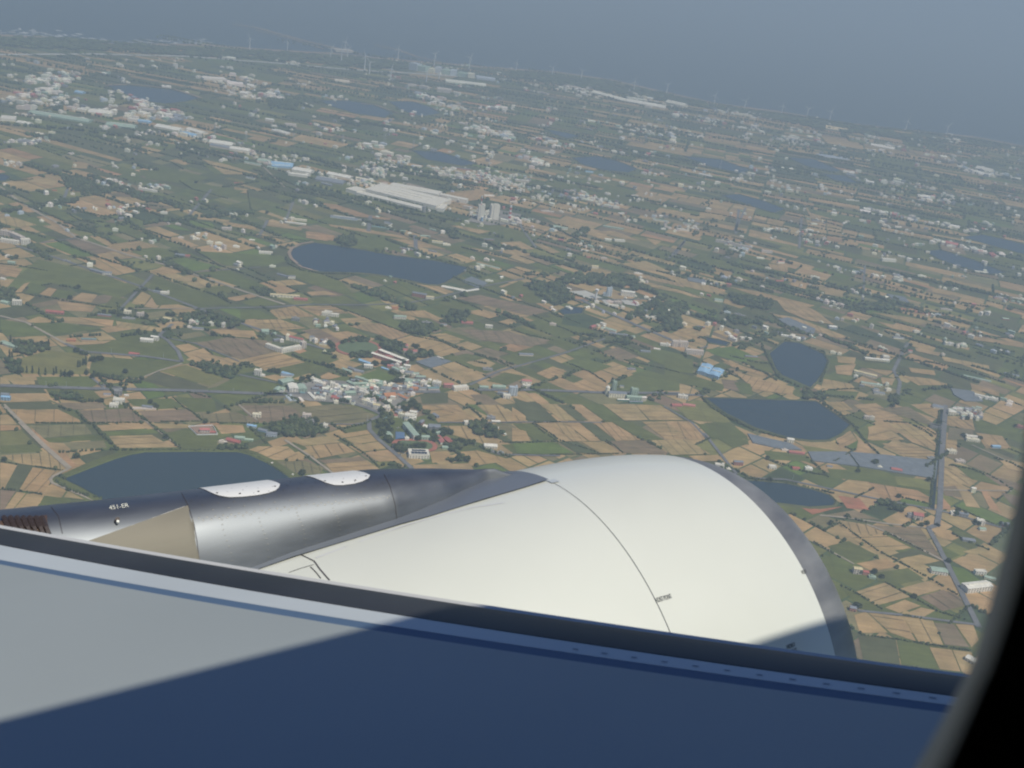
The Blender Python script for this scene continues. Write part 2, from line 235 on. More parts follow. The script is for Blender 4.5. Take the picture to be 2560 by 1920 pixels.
# ---- traced fields
FIELDS='''t G 0 255 40 258 75 305 0 308|t G 50 255 215 253 240 285 245 308 90 308|g G 245 255 640 250 690 300 640 328 270 312|l G 130 130 330 70 520 90 610 115 600 240 150 235
g G 640 110 1250 155 960 270 690 245 610 230|g G 490 40 720 0 960 -5 1100 10 1230 130 830 100 550 75|l G 1280 170 1560 270 1450 320 1100 215|w G 1290 165 1640 235 1560 265
d G 970 280 1090 215 1440 325 1430 345 1240 345|g G 1480 330 1640 250 1890 310 1870 365|t G 1280 135 1420 88 1660 155 1520 195|b G 1330 15 1560 0 1890 10 1850 50 1690 130 1400 60
t G 1670 130 1890 80 2110 155 1870 208 1740 175|t G 1210 40 1300 25 1380 60 1270 85|d G 0 325 290 330 330 370 0 370|g G 310 330 640 345 700 400 640 430 540 430 350 400
t G 30 370 310 368 345 418 70 428|d G 0 432 350 423 395 475 60 480|b G 380 435 700 430 745 470 520 485 430 465|t G 90 485 400 478 550 550 560 570 160 580 120 540
t G 0 518 60 515 120 585 0 585|b G 530 490 900 472 1005 565 610 573|g G 870 410 1190 403 1275 470 1090 480 920 455|b G 950 490 1300 480 1390 560 1040 570
g G 1190 395 1480 405 1500 495 1340 500|m G 1370 510 1640 500 1750 545 1740 570 1420 572|b G 1650 450 2000 452 2110 540 2050 580 1790 575 1690 500|o G 0 588 135 590 150 620 0 628
l G 0 632 150 625 240 715 0 725|g G 0 728 240 718 300 770 0 790|m G 185 592 590 583 640 650 270 680|g G 270 685 640 655 720 690 300 712|m G 305 715 720 695 740 745 480 765
t G 0 800 350 775 470 900 130 855|t G 665 590 1020 578 1060 610 705 630|g G 710 635 1070 615 1100 645 745 660|t G 750 665 1050 655 1200 745 810 748|t G 1040 575 1310 585 1340 610 1080 612
g G 1100 645 1320 620 1370 660 1510 660 1500 740 1260 745|t G 1480 585 1680 590 1700 640 1530 650|t G 0 845 120 865 30 1030 0 1030|d G 125 870 215 878 115 1045 35 1030
t G 225 880 430 908 350 965 350 985 300 1060 130 1040|t G 355 990 460 1040 430 1085 305 1068|t G 468 1045 650 1110 440 1088|b G 0 1035 110 1045 20 1180 0 1180|t G 116 1050 180 1060 90 1170 25 1178
t G 187 1062 300 1075 255 1160 95 1170|g G 305 1075 490 1100 490 1125 260 1155|t G 1690 770 1780 735 1990 735 2110 830 1850 830|m G 1860 838 2110 836 2240 885 2212 930 2050 925 1900 870
o G 210 600 300 680 460 790 530 870 500 885 380 780 240 660|t G 440 715 500 765 400 785 310 705
t H 200 70 400 65 520 110 270 135 210 85|t H 400 45 620 40 750 90 540 110|t H 30 140 270 135 460 195 260 210 120 160|g H 0 65 130 70 260 130 0 135|t H 265 215 310 205 400 235 330 260
b H 420 210 540 195 720 290 600 300|t H 610 230 740 215 940 270 890 290 700 270|g H 730 65 960 60 1060 130 930 150 870 120|t H 690 130 850 120 960 180 740 170
t H 750 180 960 160 1180 240 1050 275 930 230|t H 1060 280 1180 245 1340 260 1530 355 1390 395 1340 370|t H 1140 75 1290 95 1410 130 1390 150 1240 110|g H 1190 30 1340 80 1240 80
t H 1590 75 1680 65 1790 100 1700 125|t H 1690 40 1810 30 2010 110 1860 110|d H 1810 10 2000 0 2180 90 2060 110|m H 1400 200 1600 185 1700 230 1860 280 1660 290 1500 230
b H 1700 225 1850 215 2140 300 1980 325 1780 260|t H 1310 240 1420 230 1550 275 1470 300 1370 265|t H 1480 310 1570 285 1680 325 1600 350|o H 1790 330 1890 295 2030 325 1900 360
b H 1600 355 1700 330 1860 370 1750 400|g H 1440 395 1570 370 1660 395 1560 430 1450 420|t H 1560 430 1690 405 1770 440 1720 470 1630 460|g H 1790 400 1890 370 2030 420 1930 455
t H 1440 515 1560 465 1625 485 1500 540|t H 1510 540 1632 488 1700 510 1590 560|g H 1700 560 1830 500 1990 530 1850 590|t H 2050 510 2180 470 2240 480 2240 535 2130 545
t H 20 400 270 360 450 430 170 490 90 440|g H 380 380 490 345 600 380 560 440 470 410|t H 590 450 700 405 850 445 780 470 670 480|g H 340 480 460 430 620 495 520 510 350 540
t H 150 530 240 515 340 545 250 560|t H 360 545 480 505 530 535 440 560|t H 530 540 610 500 700 530 620 550|g H 620 550 740 525 800 540 680 570|h H 810 530 950 480 1100 545 1020 580 900 560
t H 1140 460 1220 445 1280 480 1200 505|g H 0 520 250 580 230 640 0 640|b H 0 740 230 725 400 760 440 800 180 850 60 790|m H 370 745 640 720 790 738 940 795 880 850 560 858 420 800
t H 1240 735 1320 725 1640 845 1370 850 1330 790|t H 1330 725 1410 725 1690 845 1645 845|t H 1415 725 1500 725 1560 780 1700 850 1692 845|t H 1640 725 1790 725 1970 840 1800 850
h H 1560 720 1630 725 1720 800 1690 790|d H 1800 725 2050 700 2200 840 2000 845|t H 2070 725 2260 715 2260 810|d H 1240 650 1440 640 1440 715 1260 720|b H 1590 655 1700 650 1790 715 1640 715
t H 1900 645 2060 650 2140 710 1990 700|t H 1390 870 1560 870 1720 970 1690 1000 1460 930|m H 1750 860 1870 855 2020 970 1900 980|g H 1890 855 2020 855 2170 975 2030 965|t H 2030 855 2260 850 2260 1000
g H 1800 1000 2200 985 2260 1065 1900 1070|t H 1520 1050 1640 1040 1890 1110 1600 1150|t H 1310 1050 1440 1045 1470 1100 1330 1130|t H 1190 1140 1590 1130 1620 1175 1200 1175
t H 340 975 620 940 700 985 440 1010|t H 445 1012 705 988 800 1050 520 1100|b H 540 1108 840 1083 880 1110 580 1130|t H 590 1132 885 1112 980 1180 650 1205|t H 670 932 880 900 910 925 720 955
t H 725 958 915 928 960 975 790 1000|t H 800 1005 965 978 1010 1030 850 1050|t H 860 1055 1020 1035 1120 1110 960 1120 900 1085
g I 0 120 150 130 240 200 250 250 100 230 20 190|t I 640 250 720 212 750 275|t I 725 210 810 170 848 225 755 275|t I 852 228 820 172 955 300 840 290|t I 905 150 980 130 1080 225 920 225
t I 1010 130 1130 130 1300 250 1300 290 1150 235|d I 975 132 1150 235 1090 235|t I 980 240 1150 240 1300 300 1300 330 1110 320|t I 850 25 960 80 1060 120 1000 125 900 80
t I 1140 25 1250 20 1310 60 1308 115|t I 1160 140 1240 150 1300 190 1300 220|t I 1340 90 1480 90 1500 170 1340 140|g I 1490 100 1770 190 1770 240 1510 170|t I 1500 180 1650 200 1700 270 1560 270
g I 330 280 560 300 640 370 560 340 350 330|l I 540 250 790 290 780 330 570 290|g I 680 380 850 390 1050 420 1060 470 700 430|l I 1050 420 1260 445 1255 500 1070 470
o I 905 455 1050 480 1100 550 1040 570 980 535|o I 1050 480 1180 500 1250 540 1250 565 1100 545|h I 1090 545 1250 570 1240 600 1080 580|r I 740 530 860 545 915 610 790 600
r I 535 595 640 605 770 590 600 635|b I 640 640 830 610 980 665 800 650|t I 720 660 900 690 1000 745 800 750|t I 810 755 1005 748 1150 820 960 850 840 780|b I 920 690 1200 710 1330 900 1150 810
g I 680 810 800 780 960 860 830 900|t I 840 905 1010 875 1080 920 930 950|t I 1080 880 1200 855 1310 890 1130 930|d I 1030 860 1150 825 1200 850 1080 880|g I 690 840 830 910 820 950 730 960
g I 920 960 1130 930 1220 990 1050 1030 960 1000|t I 1080 1045 1240 1000 1320 1045 1180 1085|t I 840 1060 1000 1010 1140 1090 950 1140|g I 750 1030 830 1070 990 1160 870 1160
t I 1000 1150 1110 1105 1200 1140 1080 1180|b I 1190 1090 1320 1050 1420 1090 1440 1140 1320 1170|t I 1100 1188 1200 1148 1280 1165 1200 1210|t I 830 1190 895 1172 1020 1290 860 1290
t I 902 1172 1095 1200 1175 1338 1032 1290|t I 1102 1200 1268 1222 1325 1360 1185 1340|b I 1272 1232 1380 1240 1470 1370 1332 1355|t I 1390 1240 1490 1245 1520 1330 1480 1370
d I 850 1300 1060 1320 1090 1480 880 1440|g I 1062 1322 1240 1360 1300 1490 1092 1480|t I 1245 1367 1370 1382 1420 1505 1305 1492|t I 1374 1383 1480 1395 1520 1512 1425 1506|t I 1265 720 1360 720 1420 760 1370 780 1290 760
o I 1320 540 1365 590 1360 610 1300 600|t I 1320 390 1390 385 1500 470 1320 465|b I 1320 480 1390 475 1430 540 1330 530|b I 1530 400 1770 470 1770 510 1600 460|t I 1400 480 1450 480 1530 600 1450 590
o I 1530 500 1560 500 1650 630 1580 600|b I 1640 510 1770 540 1770 600 1700 580|t I 1370 890 1430 865 1580 930 1480 950|t I 1430 840 1560 805 1590 830 1500 860|h I 1370 920 1440 935 1530 1000 1420 1070
g I 1370 350 1500 380 1650 480 1480 440|t I 1340 180 1400 190 1400 290 1335 290|g I 1260 780 1420 860 1350 885 1300 840|t I 1620 320 1770 350 1770 400 1680 380
t D 645 520 860 497 980 535 740 560|t D 610 580 750 560 800 590 690 610|g D 795 565 940 535 1100 560 1020 620 980 625|b D 400 490 500 485 700 560 560 590|h D 270 515 380 500 600 590 480 600
h D 1040 630 1120 600 1370 660 1180 689|t D 915 690 1000 655 1130 690 1000 705|t D 1070 730 1180 705 1270 740 1130 750|t D 1120 755 1260 740 1350 770 1220 790|g D 1250 790 1400 770 1480 800 1330 835
g D 100 720 230 610 420 650 700 730 860 790 740 850 370 770|t D 0 645 140 670 100 725 0 700|t D 0 728 90 735 40 790 0 790|t D 806 880 872 810 930 835 880 903|t D 885 903 937 838 1010 862 962 915
t D 968 917 1015 868 1190 914|t D 350 870 600 890 560 935 380 925|t D 150 760 185 752 130 815 90 815|t D 80 825 130 820 215 840 150 890|g D 150 820 200 760 290 780 240 825|t D 242 826 300 785 350 795 310 840
g D 312 841 355 797 470 810 420 855|t D 440 860 500 815 600 830 560 880|g D 640 900 690 840 790 855 740 918|t D 160 990 240 962 370 998 200 1003|t D 330 962 470 968 690 1030 400 1000
t D 475 968 700 985 690 1028|t D 710 990 1010 1035 1000 1060 720 1030|g D 0 980 160 1003 330 1080 60 1090 0 1060|g D 190 1005 400 1003 620 1040 350 1075|t D 70 1095 240 1082 330 1130 130 1120
t D 430 1125 690 1110 640 1130 450 1140|b D 1200 1130 1390 1090 1640 1110 1700 1180 1480 1230|t D 1290 1040 1560 1050 1590 1100 1370 1080|t D 1500 985 1720 980 1880 1035 1700 1050
g D 1200 692 1400 678 1650 780 1530 800 1350 740|g D 1200 560 1740 590 1760 625 1650 655 1380 650|g D 1660 662 1830 650 2100 750 2212 860 1900 760|t D 1660 750 1800 735 1890 765 1740 775
t D 1650 925 1810 897 1930 965 1690 960|t D 1830 907 2050 895 2140 945 2000 935|t D 1885 812 2000 805 2080 830 1900 835|g D 1900 850 2120 835 2212 885 1940 885|t D 1380 850 1540 825 1580 840 1450 870
g D 1470 875 1640 840 1740 890 1560 903|t D 0 355 90 355 230 400 110 415 0 385|t D 260 405 330 400 500 470 440 480|b D 850 280 930 258 1080 295 960 310|t D 405 155 480 138 640 170 560 205 430 195
t D 175 120 300 105 365 130 330 160 190 140|t D 440 50 450 10 540 20 535 55|t D 1440 205 1440 165 1525 180 1520 205|t D 50 270 110 260 245 320 170 325|o D 1880 480 1880 440 1950 445 2060 470 2010 500
t D 1170 350 1420 370 1400 385 1190 362|t D 1385 378 1580 415 1570 432 1400 405|t D 1650 380 1860 420 1850 435 1640 405|h D 1150 370 1300 385 1330 425 1200 410|h D 960 385 1060 395 1190 440 1080 430
g D 850 60 1130 70 1290 110 1180 150 900 120|g D 1130 130 1500 190 1440 230 1180 200|g D 0 420 120 430 360 480 240 510|g D 1400 0 1500 90 1320 90 1240 20|t D 1240 -5 1400 30 1590 90 1380 90|b D 860 410 1000 380 1080 395 960 410
t D 0 430 20 415 100 425 40 440|b D 640 380 700 362 770 372 700 388|t D 740 300 840 282 830 295 760 310|g D 180 205 370 210 380 260 230 250|b D 650 205 740 198 830 230 700 225
g D 955 712 1100 775 1330 832 1420 897 1150 888 960 895 900 800
t E 1000 900 1100 885 1290 960 1220 980|t E 915 940 1000 920 1100 960 1040 975|t E 430 935 640 925 770 985 620 970|t E 1095 995 1170 975 1215 1000 1160 1015|t E 1640 665 1720 670 1960 740 2212 800 2212 820 1700 712
t E 1860 690 1960 700 2240 765 2240 785 2000 730|g E 1080 800 1230 740 1440 850 1420 885 1290 880|b E 820 850 980 830 1420 930 1290 960|t E 1330 1310 1430 1270 1520 1300 1400 1345
t E 1540 1380 1640 1340 1790 1385 1740 1425 1650 1420|b E 1730 1180 1830 1150 1960 1210 1850 1240|t E 1720 1270 1800 1240 1950 1300 1900 1320|g E 1940 1190 2070 1160 2240 1200 2240 1270 2100 1260
g E 1500 1190 1610 1170 1720 1210 1600 1240|t E 1090 510 1230 500 1320 550 1240 550|t E 1070 555 1200 552 1320 590 1200 590|t E 1310 515 1360 515 1480 570 1420 575|t E 800 405 850 405 1050 440 980 455
g E 215 480 400 475 450 560 230 545|t E 420 480 600 495 780 550 600 535|t E 850 530 1000 550 1260 640 1100 600|g E 1480 1250 1600 1210 1800 1270 1680 1310|g E 1800 1370 2000 1290 2212 1350 2212 1420 1850 1420
o E 0 262 100 275 300 340 440 360 430 372 200 345 60 300|t E 50 395 300 430 520 470 560 490 300 450 60 408|o E 0 455 90 465 80 500 0 480|g E 640 700 1000 610 900 660|m E 480 700 600 720 700 770 560 745
g E 1250 1000 1450 960 1700 1060 1480 1100|b E 850 1040 1100 1050 1420 1110 1300 1150 1000 1110|w E 1260 750 1500 760 1560 860 1440 900 1340 850|w E 1500 950 1620 940 1750 990 1650 1040 1480 1010
t E 1840 640 2000 620 2160 690 2040 680|t E 1630 450 1700 445 1820 485 1730 490|t E 1700 440 1800 435 1980 500 1880 490|t E 1370 350 1500 370 1580 400 1450 395|t E 2000 480 2100 500 2060 525|t E 700 280 780 200 1000 180 1100 230
t F 0 470 180 490 400 580 300 575 120 530|t F 0 540 120 560 280 610 180 600|t F 690 615 800 620 930 680 1050 770 880 740 740 680|t F 400 535 560 560 930 650 900 660 600 600|t F 650 700 800 720 1150 850 1050 850 820 760
t F 1300 745 1560 800 1560 820 1400 790|t F 1270 690 1500 720 1680 760 1560 770|g F 0 955 180 980 180 1070 100 1060 0 1030|g F 0 1040 210 1090 380 1140 360 1180 0 1110|b F 350 1100 440 1110 550 1200 370 1160
t F 420 1050 560 1090 740 1150 800 1200 560 1170|g F 430 1120 530 1130 550 1200 470 1190|t F 700 1130 800 1150 790 1190 720 1180|t F 1050 1020 1180 1010 1150 1080 1060 1070|t F 980 1100 1150 1130 1180 1165 960 1160
g F 490 985 640 990 680 1075 500 1010|h F 250 920 420 900 600 980 480 1000 300 950|t F 300 810 380 790 460 830 420 860|t F 80 800 160 785 280 830 190 850|t F 340 970 480 1020 690 1090 600 1080 420 1030
t F 200 1210 260 1330 420 1440 500 1475 380 1475 250 1380|t F 0 1360 110 1370 240 1475 0 1475|g F 200 1380 330 1370 500 1450 300 1475|t F 980 1245 1100 1240 1160 1290 1050 1300|t F 1160 1260 1300 1250 1480 1350 1300 1360
t F 1530 1260 1640 1255 1710 1300 1710 1350|b F 1300 1280 1500 1270 1700 1400 1620 1380|t F 1260 1400 1340 1380 1480 1475 1250 1475|t F 1380 1380 1510 1380 1700 1475 1540 1475|t F 1740 1340 1890 1345 1910 1410 1740 1380
t F 1460 1080 1640 1100 1760 1140 1560 1140|t F 1330 1090 1420 1100 1400 1140 1340 1130|t F 1880 1125 2060 1180 2060 1210 1890 1160|t F 1500 1030 1660 1050 1670 1080 1520 1060|t F 1540 910 1700 940 1690 960 1550 930
t F 980 540 1100 560 1100 600 990 580|t F 770 495 880 520 870 550 780 525|t F 1420 540 1520 560 1510 600|t F 1640 540 1770 565 1760 590 1650 570|t F 220 75 360 95 350 125 210 110|t F 640 390 760 410 760 445 650 425
t F 490 430 620 455 620 475 500 450|t F 1890 840 2212 880 2212 910 1900 860|t F 1700 960 2000 1020 2000 1040 1720 990|t F 850 10 900 80 1040 120 900 110|r F 1440 660 1740 710 1730 725 1450 680
b F 1750 1400 1900 1410 1900 1475 1740 1475|g F 1240 1000 1420 1010 1400 1050 1200 1030|t F 1060 960 1180 970 1170 1010 1070 1000|g F 980 1170 1200 1180 1170 1230 1000 1210
t X 120 88 190 88 282 162 215 160|d X 192 88 240 90 330 160 285 162|t X 242 88 300 90 400 162 335 160|g X 302 90 388 88 480 160 405 162|t X 390 88 530 88 590 158 485 160|t X 532 90 640 92 745 158 595 158
t X 95 170 160 168 260 250 215 248|t X 162 168 225 168 330 250 265 250|t X 228 168 290 168 385 248 335 250|d X 292 168 345 168 445 248 390 248|t X 350 168 430 166 560 244 450 248|g X 435 166 520 166 655 242 565 244|t X 560 164 660 162 760 238 665 242|t X 665 162 760 162 800 185 830 238 765 238
g X 0 172 85 170 200 240 100 250|t X 0 190 60 205 80 248 0 250|h X 0 258 180 252 270 300 100 305 20 300|d X 200 250 280 250 370 300 280 300|t X 300 252 400 250 465 300 380 300|b X 405 248 575 245 680 305 480 300|t X 580 245 755 240 860 305 690 308|t X 760 312 890 308 910 335 800 335
g X 830 170 920 160 1020 260 960 280 860 220|l X 700 95 800 70 870 85 950 170 830 165 760 155|t X 60 42 100 40 160 85 110 85|t X 0 100 60 140 60 160 0 160|d X 0 60 100 90 180 160 70 160'''
fld=MB(); tr=[]
for line in FIELDS.replace('\n','|').split('|'):
    k,rest=line[0],line[2:]; z,pts=parse(rest); g=[gp(z,*p) for p in pts]
    if any(abs(q[0])>9000 or q[1]>9000 for q in g): continue
    c=np.mean(g,axis=0); g=[c+(q-c)*.985 for q in g]
    x0,y0=np.min(g,axis=0);x1,y1=np.max(g,axis=0); tr.append((x0,y0,x1,y1,[tuple(q) for q in g],k))
    fld.add([(q[0],q[1],.2+.0024*len(tr)) for q in g],[tuple(range(len(g)))],jitter(TONE[k],.07))
bund=MB()
for a0,b0,a1,b1,P_,k in tr:
    if k in 'tobm' and len(P_)>=4:
        P_=[np.array(p) for p in P_]; ar=.5*abs(sum(P_[i][0]*P_[(i+1)%len(P_)][1]-P_[(i+1)%len(P_)][0]*P_[i][1] for i in range(len(P_))))
        if ar<2500: continue
        c=np.mean(P_,axis=0); e=P_[1]-P_[0]; L=np.linalg.norm(e)
        if L<5: continue
        e=e/L; 
        if random.random()<.45: e=np.array([-e[1],e[0]])
        nrm=np.array([-e[1],e[0]]); pr=[(p-c)@nrm for p in P_]; sp=random.uniform(14,34); o_=min(pr)+sp*random.uniform(.4,1)
        while o_<max(pr)-5:
            xs=[]
            for i in range(len(P_)):
                p=P_[i]-c;q=P_[(i+1)%len(P_)]-c; dp=p@nrm-o_;dq=q@nrm-o_
                if dp*dq<0: t=dp/(dp-dq); xs.append((p+(q-p)*t)@e)
            if len(xs)==2:
                x0,x1=sorted(xs); w=random.uniform(.35,.7); A_=c+e*(x0+1)+nrm*o_; B_=c+e*(x1-1)+nrm*o_
                bund.add([(A_[0]-nrm[0]*w,A_[1]-nrm[1]*w,1.38),(B_[0]-nrm[0]*w,B_[1]-nrm[1]*w,1.38),(B_[0]+nrm[0]*w,B_[1]+nrm[1]*w,1.38),(A_[0]+nrm[0]*w,A_[1]+nrm[1]*w,1.38)],[(0,1,2,3)],jitter((.12,.11,.06),.2))
            o_+=sp
tag(bund.build('field_bund',M_field),'thin grassy bunds dividing the harvested fields',kind='structure')
tag(fld.build('farmland',M_field),'patchwork of harvested tan and green fields',kind='structure')
pb=[(np.min(g,axis=0),np.max(g,axis=0),[tuple(q) for q in g]) for g in pondg]
def in_field(x,y): return any(a<=x<=c and b<=y<=d and inpoly(x,y,p) for a,b,c,d,p,k in tr)
def in_pond(x,y): return any(lo[0]<=x<=hi[0] and lo[1]<=y<=hi[1] and inpoly(x,y,p) for lo,hi,p in pb)
# ---- the wider patchwork: blocks split again and again along the local field lines
def theta(y):
    return R(np.interp(y,[1200,2000,2700,3300,4200,7000],[46,48,54,62,76,84]))
def split(poly,pt,ang):
    n=(-math.sin(ang),math.cos(ang)); A=[];B=[]
    for i in range(len(poly)):
        p=poly[i];q=poly[(i+1)%len(poly)]; dp=(p[0]-pt[0])*n[0]+(p[1]-pt[1])*n[1]; dq=(q[0]-pt[0])*n[0]+(q[1]-pt[1])*n[1]
        (A if dp>=0 else B).append(p)
        if dp*dq<0:
            t=dp/(dp-dq); m_=(p[0]+t*(q[0]-p[0]),p[1]+t*(q[1]-p[1])); A.append(m_);B.append(m_)
    return A,B
def parea(p): return abs(.5*sum(p[i][0]*p[(i+1)%len(p)][1]-p[(i+1)%len(p)][0]*p[i][1] for i in range(len(p))))
pf=MB(); hedge_lines=[]
def vis(x,y,mg=250):
    u,v=pix(x,y); return -mg<u<2560+mg and -mg<v<1920
def tanp(x,y):
    u,v=pix(x,y); a=.52
    if u<1000 and 300<v<640: a=.22
    if v<330 and u<1300: a=.16
    if y>4600: a=.16 if u<1000 else .3
    a+=(.3 if y<4000 else .12)*math.sin(x*.0043+1.3)*math.sin(y*.0037+.4)
    return a
def rec(poly,depth,blk):
    A=parea(poly)
    if len(poly)<3 or A<60: return
    cx=sum(p[0] for p in poly)/len(poly); cy=sum(p[1] for p in poly)/len(poly)
    d=math.hypot(cx,cy)
    if A<4e5 and not vis(cx,cy,420): return
    target=np.interp(d,[1300,2500,4000,8000],[2600,4200,7500,14000])*(.5+1.5*blk[0])
    if A<target*random.uniform(.7,1.6):
        if not island(cx,cy) or in_pond(cx,cy): return
        s=1-np.interp(math.sqrt(A),[30,60,150],[.12,.07,.035])
        q=[(cx+(p[0]-cx)*s,cy+(p[1]-cy)*s,.15) for p in poly]
        r=random.random()
        if r<tanp(cx,cy): k=random.choices('tbom',(7,2.5,.5,1.4))[0]
        else: k=random.choices('gdlhwm',(5,3.2,2,.7,1.6,1))[0]
        if random.random()<.45 and blk[1]: k=blk[1]
        pf.add(q,[tuple(range(len(q)))],jitter(TONE[k],.14)); return
    xs=[p[0] for p in poly];ys=[p[1] for p in poly]
    th=theta(cy)+blk[2]
    ex=[p[0]*math.cos(th)+p[1]*math.sin(th) for p in poly]; ey=[-p[0]*math.sin(th)+p[1]*math.cos(th) for p in poly]
    long_x=(max(ex)-min(ex))>(max(ey)-min(ey))*blk[3]
    ang=th+(math.pi/2 if long_x else 0)+random.gauss(0,.012 if A<4e4 else .03)
    t=random.uniform(.42,.58); lo,hi=(min(ex),max(ex)) if long_x else (min(ey),max(ey))
    c=lo+(hi-lo)*t
    e0=(sum(ex)/len(ex)) ; e1=(sum(ey)/len(ey))
    E_=(c,e1) if long_x else (e0,c); pt=(E_[0]*math.cos(th)-E_[1]*math.sin(th),E_[0]*math.sin(th)+E_[1]*math.cos(th))
    P,Q=split(poly,pt,ang)
    if len(P)<3 or len(Q)<3: return
    inter=[p for p in P if p in Q]
    if len(inter)==2 and 12000<A<3e6: hedge_lines.append((inter[0],inter[1],A))
    if A>90000 : blk=(random.random(),random.choice([None,'g','t','d','g','t']),random.gauss(0,.05),random.choice([.4,.6,1.,1.7]) if cy<2500 else random.choice([.22,.3,.45,.7]))
    rec(P,depth+1,blk);rec(Q,depth+1,blk)
rec([(-6500,1000),(7500,1000),(7500,9000),(-6500,9000)],0,(.5,None,0,1.))
tag(pf.build('farmland',M_field),'patchwork of small fields across the plain',kind='structure')
# ---- plastic film, pads, tracks
def patch(name,s,mat,z=.7,label=None):
    z+=1.;zz,pts=parse(s); g=[gp(zz,*p) for p in pts]; return tag(meshobj(name,[(q[0],q[1],z) for q in g],[tuple(range(len(g)))],mat),label,kind='structure')
def slab(name,s,mat,h,label,cat,group=None):
    zz,pts=parse(s); g=[gp(zz,*p) for p in pts]; n=len(g)
    vs=[(q[0],q[1],0.02) for q in g]+[(q[0],q[1],h) for q in g]
    return tag(meshobj(name,vs,[(k,(k+1)%n,n+(k+1)%n,n+k) for k in range(n)]+[tuple(range(n,2*n))],mat),label,cat,group)
patch('concrete_pad','Q 150 340 440 330 600 395 740 460 450 465',M_conc,.8,'large white concrete pad left of the watch tower')
patch('concrete_pad','Q 1050 490 1330 510 1405 610 1120 565',M_conc,.8,'concrete pad with the pink aircraft shape')
patch('concrete_pad','Q 720 495 790 490 870 580 820 602',M_conc,.8)
patch('concrete_pad','K 1100 420 1500 420 1850 450 1560 640 1480 690 1200 580 900 540 560 520 240 430 300 300 900 260 1500 330 2212 380 2212 410',simple('town_paving',(.24,.225,.2),.95,scale=.04,var=.25),.44)
patch('yard','R 500 760 700 600 1100 560 1500 640 1480 820 900 840',simple('factory_yard',(.25,.23,.2),.95,scale=.03,var=.2),.7,'paved yard of the tower works')
patch('yard','T 980 190 1100 140 1300 190 1500 260 1380 300 1100 260',simple('bare_yard',(.33,.27,.2),.95,scale=.03,var=.2),.7,'bare yard behind the long factory')
FILM=[('I 240 190 480 245 540 280 430 275 270 240','grey blue netting over crops below the large dark pond'),('I 575 290 790 290 850 370 600 340','left panel of the long grey netting beside the farmhouses'),
 ('I 800 290 1000 308 1290 340 1280 440 860 370','right panel of the long grey netting reaching the straight road'),('J 1430 365 1700 290 1920 360 1640 450','square grey shade net beside the village school'),
 ('F 1760 1160 1900 1180 1960 1240 1850 1240 1780 1200','grey shade net by the right hand hamlet'),('F 700 735 760 725 930 795 920 825 800 800','pale grey net over a fish pond'),
 ('E 870 745 930 720 1030 760 970 790','blue grey netting beside the long reservoir'),('F 1370 580 1480 600 1510 635 1400 610','pinkish grey net in the far fields'),('F 140 480 250 490 260 520 150 500','grey net beside the long cream shed')]
for s,l in FILM: slab('shade_net',s,M_film,2.6,l,'shade net','crop nets among the fields')
def oval(c1,c2,wd,name,lbl,arc=None):
    """running track from its two long-axis ends; wd = half width in metres"""
    a=gp(*c1);b=gp(*c2); ax=b-a; Ln=np.linalg.norm(ax); ax=ax/Ln; pn=np.array([-ax[1],ax[0]]); cen=(a+b)/2; hs=max(1,Ln/2-wd)
    def ring(r):
        P=[]
        for i in range(32):
            t=2*math.pi*i/32; P.append(cen+ax*(math.copysign(hs,math.cos(t))+r*math.cos(t))+pn*r*math.sin(t))
        return P
    o=ring(wd);i_=ring(wd-9)
    tag(meshobj(name,[(q[0],q[1],1.8) for q in o+i_],[(k,(k+1)%32,32+(k+1)%32,32+k) for k in range(32)],M_red),lbl,kind='structure')
    tag(meshobj('sports_field',[(q[0],q[1],1.8) for q in i_],[tuple(range(32))],simple('turf',(.11,.15,.07),.95,scale=.03)),None,kind='structure')
oval(('J',330,205),('J',935,130),45,'running_track','red running track beside the village school')
oval(('M',345,650),('M',1010,680),26,'running_track','red running track below the green roofed school')
patch('sports_court','M 400 470 530 480 540 580 400 590',simple('blue_court',(.1,.17,.3),.8,scale=.05),.8,'blue sports court of the green roofed school')
# ------------------------------------------------------------------ trees
_t=(1+5**.5)/2
ICO=np.array([(-1,_t,0),(1,_t,0),(-1,-_t,0),(1,-_t,0),(0,-1,_t),(0,1,_t),(0,-1,-_t),(0,1,-_t),(_t,0,-1),(_t,0,1),(-_t,0,-1),(-_t,0,1)]); ICO/=np.linalg.norm(ICO[0])
ICF=[(0,11,5),(0,5,1),(0,1,7),(0,7,10),(0,10,11),(1,5,9),(5,11,4),(11,10,2),(10,7,6),(7,1,8),(3,9,4),(3,4,2),(3,2,6),(3,6,8),(3,8,9),(4,9,5),(2,4,11),(6,2,10),(8,6,7),(9,8,1)]
LEAF=[(.055,.075,.03),(.07,.09,.034),(.05,.066,.03),(.09,.105,.042),(.07,.078,.036)]
def blob(mb,x,y,z,rx,rz,c):
    V=ICO*np.array([rx,rx,rz])*(1+rng.uniform(-.28,.28,(12,1)))+np.array([x,y,z])
    mb.add(V.tolist(),ICF,c)
def bush(mb,x,y,r,h):
    c=jitter(random.choice(LEAF),.25); blob(mb,x,y,h*.55,r,h*.5,c)
    for k in range(2):
        a=random.uniform(0,6.28); blob(mb,x+r*.6*math.cos(a),y+r*.6*math.sin(a),h*random.uniform(.45,.85),r*.55,h*.3,jitter(random.choice(LEAF),.3))
